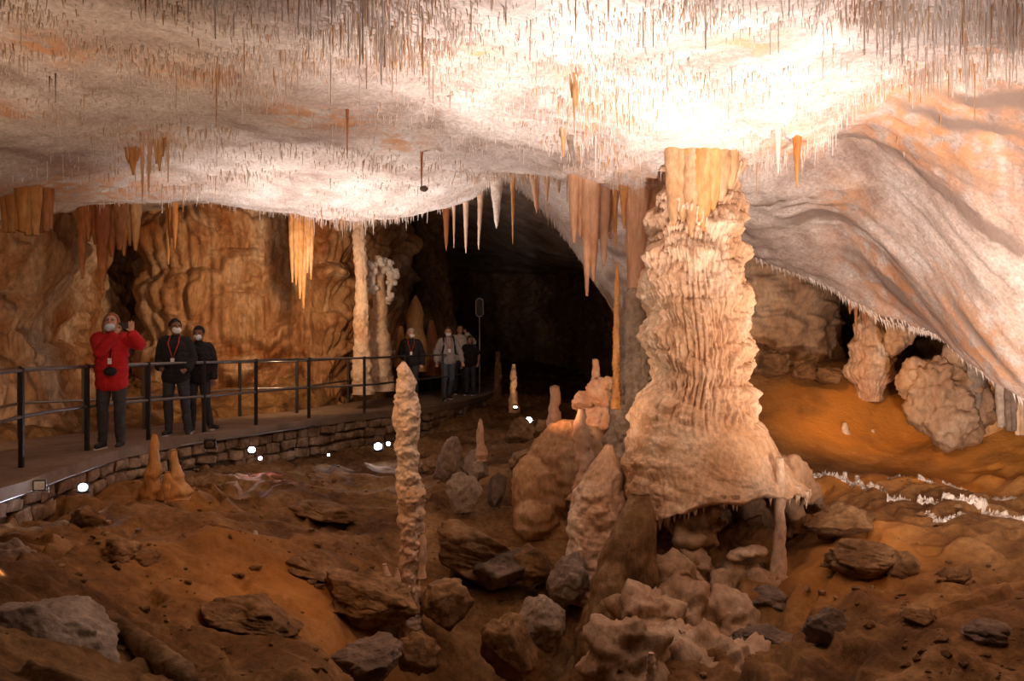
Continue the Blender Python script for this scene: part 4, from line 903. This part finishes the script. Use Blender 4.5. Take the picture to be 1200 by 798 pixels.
def person(label, loc, heading, H, skin, top, legs, hair, J={}, look=(0, 0), mask=None, maskdrop=0, top_len=.0, sleeves='long', longhair=False, lanyard=None, backpack=False, extra=None, vox=.009, puff=.0, bald=False, glasses=False, shoe='shoe'):
    """facing -Y before heading; +X is the figure's left arm side"""
    s = H / 1.75; j = dict(pel=(0,0,.95), waist=(0,0,1.1), chest=(0,-.01,1.30), neck=(0,.0,1.47), head=(0,-.02,1.625),
        sL=(.17,0,1.39), eL=(.225,.03,1.14), wL=(.24,-.05,.90), hL=(.245,-.07,.82), sR=(-.17,0,1.39), eR=(-.225,.03,1.14), wR=(-.24,-.05,.90), hR=(-.245,-.07,.82),
        pL=(.09,0,.92), kL=(.105,-.02,.50), aL=(.11,.02,.09), tL=(.125,-.13,.035), pR=(-.09,0,.92), kR=(-.105,-.02,.50), aR=(-.11,.02,.09), tR=(-.125,-.13,.035), fL=None, fR=None)
    j.update(J); j = {k: (Vector(v) if v is not None else None) for k, v in j.items()}
    root = bpy.data.objects.new('person', None); C.objects.link(root); tag(root, label, 'person')
    root.location = loc; root.rotation_euler = (0, 0, heading); root.scale = (s, s, s)
    def add(name, me, m): 
        me.materials.append(m); o = bpy.data.objects.new(name, me); C.objects.link(o); o.parent = root; return o
    hr = Euler((look[1], 0, look[0])).to_matrix() * 1.07      # look = (yaw, pitch)
    hc = j['head']; hp = lambda x, y, z: hc + hr @ Vector((x, y, z))
    # one continuous body
    bm = bmesh.new()
    capsule(bm, j['pel'] + Vector((-.07,0,0)), j['pel'] + Vector((.07,0,0)), .11, .11); capsule(bm, j['pel'], j['waist'], .12, .115); capsule(bm, j['waist'], j['chest'], .12, .135)
    capsule(bm, j['chest'] + Vector((-.07,0,0)), j['chest'] + Vector((.07,0,0)), .12, .12); capsule(bm, j['sL'] * .8 + j['neck'] * .2, j['sR'] * .8 + j['neck'] * .2, .07, .07)
    capsule(bm, j['neck'], hc + hr @ Vector((0, .02, -.06)), .055, .052)
    ellip(bm, hc, (.074, .092, .108), hr, 3); ellip(bm, hp(0, -.035, -.06), (.052, .055, .05), hr); ellip(bm, hp(0, -.098, -.012), (.014, .02, .024), hr)
    for sx in (-1, 1): ellip(bm, hp(sx * .077, .005, -.01), (.012, .022, .032), hr)
    ellip(bm, hp(0, -.088, -.055), (.025, .01, .008), hr)
    for S in 'LR':
        capsule(bm, j['s' + S], j['e' + S], .052, .042); capsule(bm, j['e' + S], j['w' + S], .041, .027)
        capsule(bm, j['p' + S], j['k' + S], .083, .056); capsule(bm, j['k' + S], j['a' + S], .056, .038); capsule(bm, j['a' + S] - Vector((0,0,.03)), j['t' + S], .04, .03)
        w_, h_ = j['w' + S], j['h' + S]; ax = (h_ - w_).normalized(); side = ax.cross(Vector((0, 1, 0.01))).normalized(); nrm = ax.cross(side).normalized()
        if S == 'R': nrm = -nrm if nrm.y > 0 else nrm
        capsule(bm, w_, w_ + ax * .07, .026, .034); 
        curl = nrm if nrm.y < 0 else -nrm
        for q in range(4):
            b0 = w_ + ax * .085 + side * (q - 1.5) * .022; L = (.062, .074, .070, .055)[q]
            if j['f' + S] is not None: d1 = (ax + curl * .1 + side * (q - 1.5) * .12).normalized(); d2 = d1
            else: d1 = (ax + curl * .35).normalized(); d2 = (ax + curl * 1.0).normalized()
            capsule(bm, b0, b0 + d1 * L * .55, .0105, .0095, seg=5); capsule(bm, b0 + d1 * L * .55, b0 + d1 * L * .55 + d2 * L * .5, .0095, .008, seg=5)
        inn = -1 if S == 'L' else 1
        tb = w_ + ax * .03 + Vector((inn * .02, -.01, 0)); capsule(bm, tb, tb + (ax * .6 + Vector((inn * .6, -.5, 0))).normalized() * .055, .013, .010, seg=6)
    add('body', remesh(bm, vox, 2), SK[skin])
    # clothing
    def wrinkle(me, amp=.012, sd=1): weather(me, lambda c: amp * fbm(c[:, 0] * 9, c[:, 1] * 9, c[:, 2] * 14, 3, sd) + amp * .5 * ridged(c[:, 0] * 6, c[:, 1] * 6, c[:, 2] * 12, 2, sd + 3))
    pf = .018 + puff; bm = bmesh.new(); hem = j['pel'] + Vector((0, 0, -top_len)); br = .128 + pf
    capsule(bm, hem + Vector((-.055,0,0)), hem + Vector((.055,0,0)), br - .01, br - .01); capsule(bm, hem + Vector((-.05,0,0)), j['chest'] + Vector((-.06,0,0)), br - .01, br - .01); capsule(bm, hem + Vector((.05,0,0)), j['chest'] + Vector((.06,0,0)), br - .01, br - .01)
    capsule(bm, j['chest'] + Vector((-.05,0,.01)), j['chest'] + Vector((.05,0,.01)), .112 + pf, .112 + pf)
    capsule(bm, j['sL'] * .85 + j['neck'] * .15, j['sR'] * .85 + j['neck'] * .15, .058 + pf, .058 + pf); capsule(bm, j['neck'] - Vector((0,0,.03)), j['neck'] + Vector((0,.01,.012)), .07 + puff * .6, .058 + puff * .6)
    for S in 'LR':
        e_, w_ = j['e' + S], j['w' + S]; capsule(bm, j['s' + S], e_ if sleeves == 'long' else j['s' + S].lerp(e_, .65), .052 + pf, .043 + pf)
        if sleeves == 'long': capsule(bm, e_, e_.lerp(w_, .93), .043 + pf, .03 + pf)
    me = remesh(bm, vox * 1.1, 3)
    cutz = hem.z - .10
    bm = bmesh.new(); bm.from_mesh(me); bmesh.ops.bisect_plane(bm, geom=bm.verts[:] + bm.edges[:] + bm.faces[:], plane_co=(0, 0, cutz), plane_no=(0, 0, -1), clear_outer=True) if sleeves == 'long' and all(j['w' + S].z > cutz for S in 'LR') else None
    bm.to_mesh(me); bm.free(); me.polygons.foreach_set('use_smooth', [True] * len(me.polygons)); wrinkle(me, .013)
    add('jacket' if sleeves == 'long' else 'shirt', me, CL[top])
    bm = bmesh.new(); capsule(bm, j['pel'] + Vector((-.06,0,0)), j['pel'] + Vector((.06,0,0)), .128, .128)
    for S in 'LR': capsule(bm, j['p' + S], j['k' + S], .105, .075); capsule(bm, j['k' + S], j['a' + S] + Vector((0, 0, .015)), .075, .06)
    me = remesh(bm, vox * 1.1, 2); wrinkle(me, .012, 5); add('trousers', me, CL[legs])
    for S in 'LR':
        bm = bmesh.new(); a, t = j['a' + S], j['t' + S]; b0 = Vector((a.x, a.y + .02, a.z - .035)); capsule(bm, b0, t + (t - b0).normalized() * .03 + Vector((0,0,.015)), .048, .038); capsule(bm, a, b0, .048, .05)
        o = add('shoe', remesh(bm, vox, 2), CL[shoe]); so = box_mesh('sole', ((b0 + t) / 2) - Vector((0, 0, 0)) , (.085, .28, .022), .2); so.transform(Matrix.Translation(Vector((0, 0, min(b0.z, t.z) - .03 - (b0.z + t.z) / 2)))); so.materials.append(CL['sole' if shoe == 'shoe' else shoe]); q = bpy.data.objects.new('sole', so); C.objects.link(q); q.parent = o
    # hair
    bm = bmesh.new()
    if not bald:
        ellip(bm, hp(0, .018, .03), (.086, .097, .098), hr, 3)
        if longhair:
            for sx in (-1, 1): ellip(bm, hp(sx * .07, .03, -.05), (.036, .06, .11), hr)
            ellip(bm, hp(0, .07, -.06), (.08, .05, .11), hr)
        me = remesh(bm, vox, 1)
        b2 = bmesh.new(); b2.from_mesh(me); kill = []
        hi = hr.inverted()
        for v in b2.verts:
            q = hi @ (v.co - hc)
            if q.y < -.03 and q.z < .055 and abs(q.x) < .07: kill.append(v)
            elif q.z < -.035 and not longhair: kill.append(v)
        bmesh.ops.delete(b2, geom=kill, context='VERTS'); b2.to_mesh(me); b2.free(); weather(me, lambda c: .008 * fbm(c[:, 0] * 40, c[:, 1] * 40, c[:, 2] * 25, 2, 3)); add('hair', me, CL[hair])
    for sx in (-1, 1):
        bm = bmesh.new(); ellip(bm, hp(sx * .03, -.085, .012), (.012, .006, .007), hr); me = bpy.data.meshes.new('eye'); bm.to_mesh(me); bm.free(); add('eye', me, CL['eye'])
    if glasses:
        for sx in (-1, 1):
            add('spectacle_rim', tube_mesh('rim', [hp(sx * .032 + .024 * math.cos(a), -.098, .01 + .018 * math.sin(a)) for a in np.linspace(0, 2 * PI, 16, endpoint=False)], .003, 5, True), CL['glassrim'])
    if mask:
        bm = bmesh.new(); bmesh.ops.create_uvsphere(bm, u_segments=24, v_segments=16, radius=1)
        for v in bm.verts: v.co = Vector((v.co.x * .064, v.co.y * .062, v.co.z * .05))
        bmesh.ops.bisect_plane(bm, geom=bm.verts[:] + bm.edges[:] + bm.faces[:], plane_co=(0, -.012, 0), plane_no=(0, 1, 0), clear_outer=True)
        bmesh.ops.solidify(bm, geom=bm.faces[:], thickness=-.003)
        me = bpy.data.meshes.new('face_mask'); bm.to_mesh(me); bm.free(); me.polygons.foreach_set('use_smooth', [True] * len(me.polygons))
        me.transform(Matrix.Translation(hp(0, -.048, -.05 - maskdrop)) @ hr.to_4x4()); add('face_mask', me, CL[mask])
    if lanyard:
        fy = j['chest'].y - .165 - puff
        o = add('lanyard', tube_mesh('lanyard', [(-.065, -.05, j['neck'].z + .02), (-.075, fy + .03, 1.38), (0, fy - .01, lanyard + .03), (.075, fy + .03, 1.38), (.065, -.05, j['neck'].z + .02)], .009, 6), CL['strap'])
        me = box_mesh('badge', (0, fy - .015, lanyard), (.055, .01, .085), .1); me.materials.append(CL['badge']); q = bpy.data.objects.new('badge', me); C.objects.link(q); q.parent = o
    if backpack:
        bm = bmesh.new(); ellip(bm, (0, .22, 1.2), (.16, .12, .24), None, 3); add('backpack', remesh(bm, .015, 2), CL['pack'])
        for sx in (-1, 1): add('backpack_strap', tube_mesh('strap', [(sx * .11, .12, 1.46), (sx * .12, -.02, 1.53), (sx * .125, -.14, 1.42), (sx * .135, -.17, 1.28), (sx * .16, -.12, 1.12), (sx * .15, .08, 1.03)], .022, 8), CL['pack'])
    if extra: extra(root, add)
    return root
def ft(px, py): d = 1400 / (py - 399); return ((px - 600) / F * d, d, WZ)
def phone_x(root, add):
    add('phone', box_mesh('phone', (.27, -.37, 1.58), (.11, .012, .07), .1), CL['shoe'])
    add('camera_strap', tube_mesh('strap', [(.03, -.12, 1.45), (.06, -.2, 1.3), (.05, -.2, 1.18)], .010, 6), CL['black'])
    o = add('badge', box_mesh('badge', (.045, -.205, 1.13), (.045, .012, .075), .1), CL['badge'])
    bm = bmesh.new(); ellip(bm, (.05, -.2, 1.0), (.085, .05, .06), None, 3); add('pouch', remesh(bm, .012, 1), CL['black'])
person('person in a red jacket with mask under the chin raising a phone', ft(131, 525.5), .1, 1.76, 0, 'red', 'dgrey', 'gingerhair',
    J=dict(sR=(-.18,0,1.40), eR=(-.06,-.24,1.25), wR=(.15,-.33,1.46), hR=(.20,-.34,1.54), sL=(.18,0,1.40), eL=(.40,-.16,1.34), wL=(.36,-.33,1.48), hL=(.35,-.34,1.58), fL=(0,0,1), aL=(.10,.02,.09), aR=(-.12,.02,.09)),
    look=(.15, -.25), mask='mask', maskdrop=.03, top_len=.10, longhair=True, extra=phone_x, puff=.016, glasses=True)
person('person in a black jacket and white mask with a badge on a red lanyard', ft(206, 510), .15, 1.72, 1, 'black', 'jeans', 'darkhair',
    J=dict(eR=(-.235,.03,1.16), wR=(-.20,-.14,1.02), hR=(-.14,-.2,.99), eL=(.235,.03,1.16), wL=(.2,-.12,1.0), hL=(.15,-.18,.97), aL=(.17,.03,.09), tL=(.20,-.12,.035), kL=(.14,-.02,.5), aR=(-.10,0,.09)),
    look=(.45, -.12), mask='wmask', top_len=.06, lanyard=1.12, puff=.018)
person('shorter person in black partly behind the one with the badge', ft(233, 506), .2, 1.62, 1, 'black', 'jeans', 'darkhair',
    J=dict(wR=(-.16,-.2,1.08), hR=(-.09,-.24,1.07), eR=(-.23,0,1.16), aL=(.16,.12,.12), tL=(.26,.05,.06), kL=(.11,.0,.5)),
    look=(-.15, .05), mask='wmask', top_len=.05, lanyard=None, puff=.012, shoe='shoe')
person('white-haired person in black with a red lanyard and white mask', ft(482, 470), .1, 1.68, 0, 'black', 'jeans', 'whitehair',
    J=dict(eR=(-.26,0,1.16), wR=(-.20,-.2,1.06), hR=(-.15,-.26,1.08), eL=(.26,.02,1.14), wL=(.27,-.02,.9)), look=(.35, 0), mask='wmask', lanyard=1.15, puff=.02, vox=.013)
person('walking person in a grey hoodie with backpack straps and white mask', ft(525, 468.5), .25, 1.72, 0, 'hoodie', 'bjeans', 'brownhair',
    J=dict(kL=(.10,.06,.50), aL=(.08,.26,.13), tL=(.09,.14,.04), kR=(-.10,-.14,.51), aR=(-.13,-.1,.09), tR=(-.14,-.25,.035), eR=(-.27,.08,1.16), wR=(-.27,.04,.92), hR=(-.27,.02,.84), eL=(.29,-.02,1.16), wL=(.33,-.12,.93), hL=(.34,-.15,.85)),
    look=(-.1, 0), mask='wmask', lanyard=1.18, backpack=True, puff=.015, vox=.013)
person('person in a pale top holding a hand to the face at the rear', ft(539, 462), .1, 1.82, 2, 'white', 'jeans', 'darkhair',
    J=dict(eL=(.34,-.1,1.30), wL=(.17,-.2,1.50), hL=(.12,-.2,1.58)), look=(.4, -.1), puff=.015, vox=.014, bald=False)
person('short person in a black tee in front of the hoop pole', ft(551, 463), -.3, 1.52, 2, 'black', 'jeans', 'brownhair',
    J=dict(eL=(.27,.02,1.18), wL=(.26,-.02,.95)), look=(.9, .1), sleeves='short', puff=.02, vox=.014)
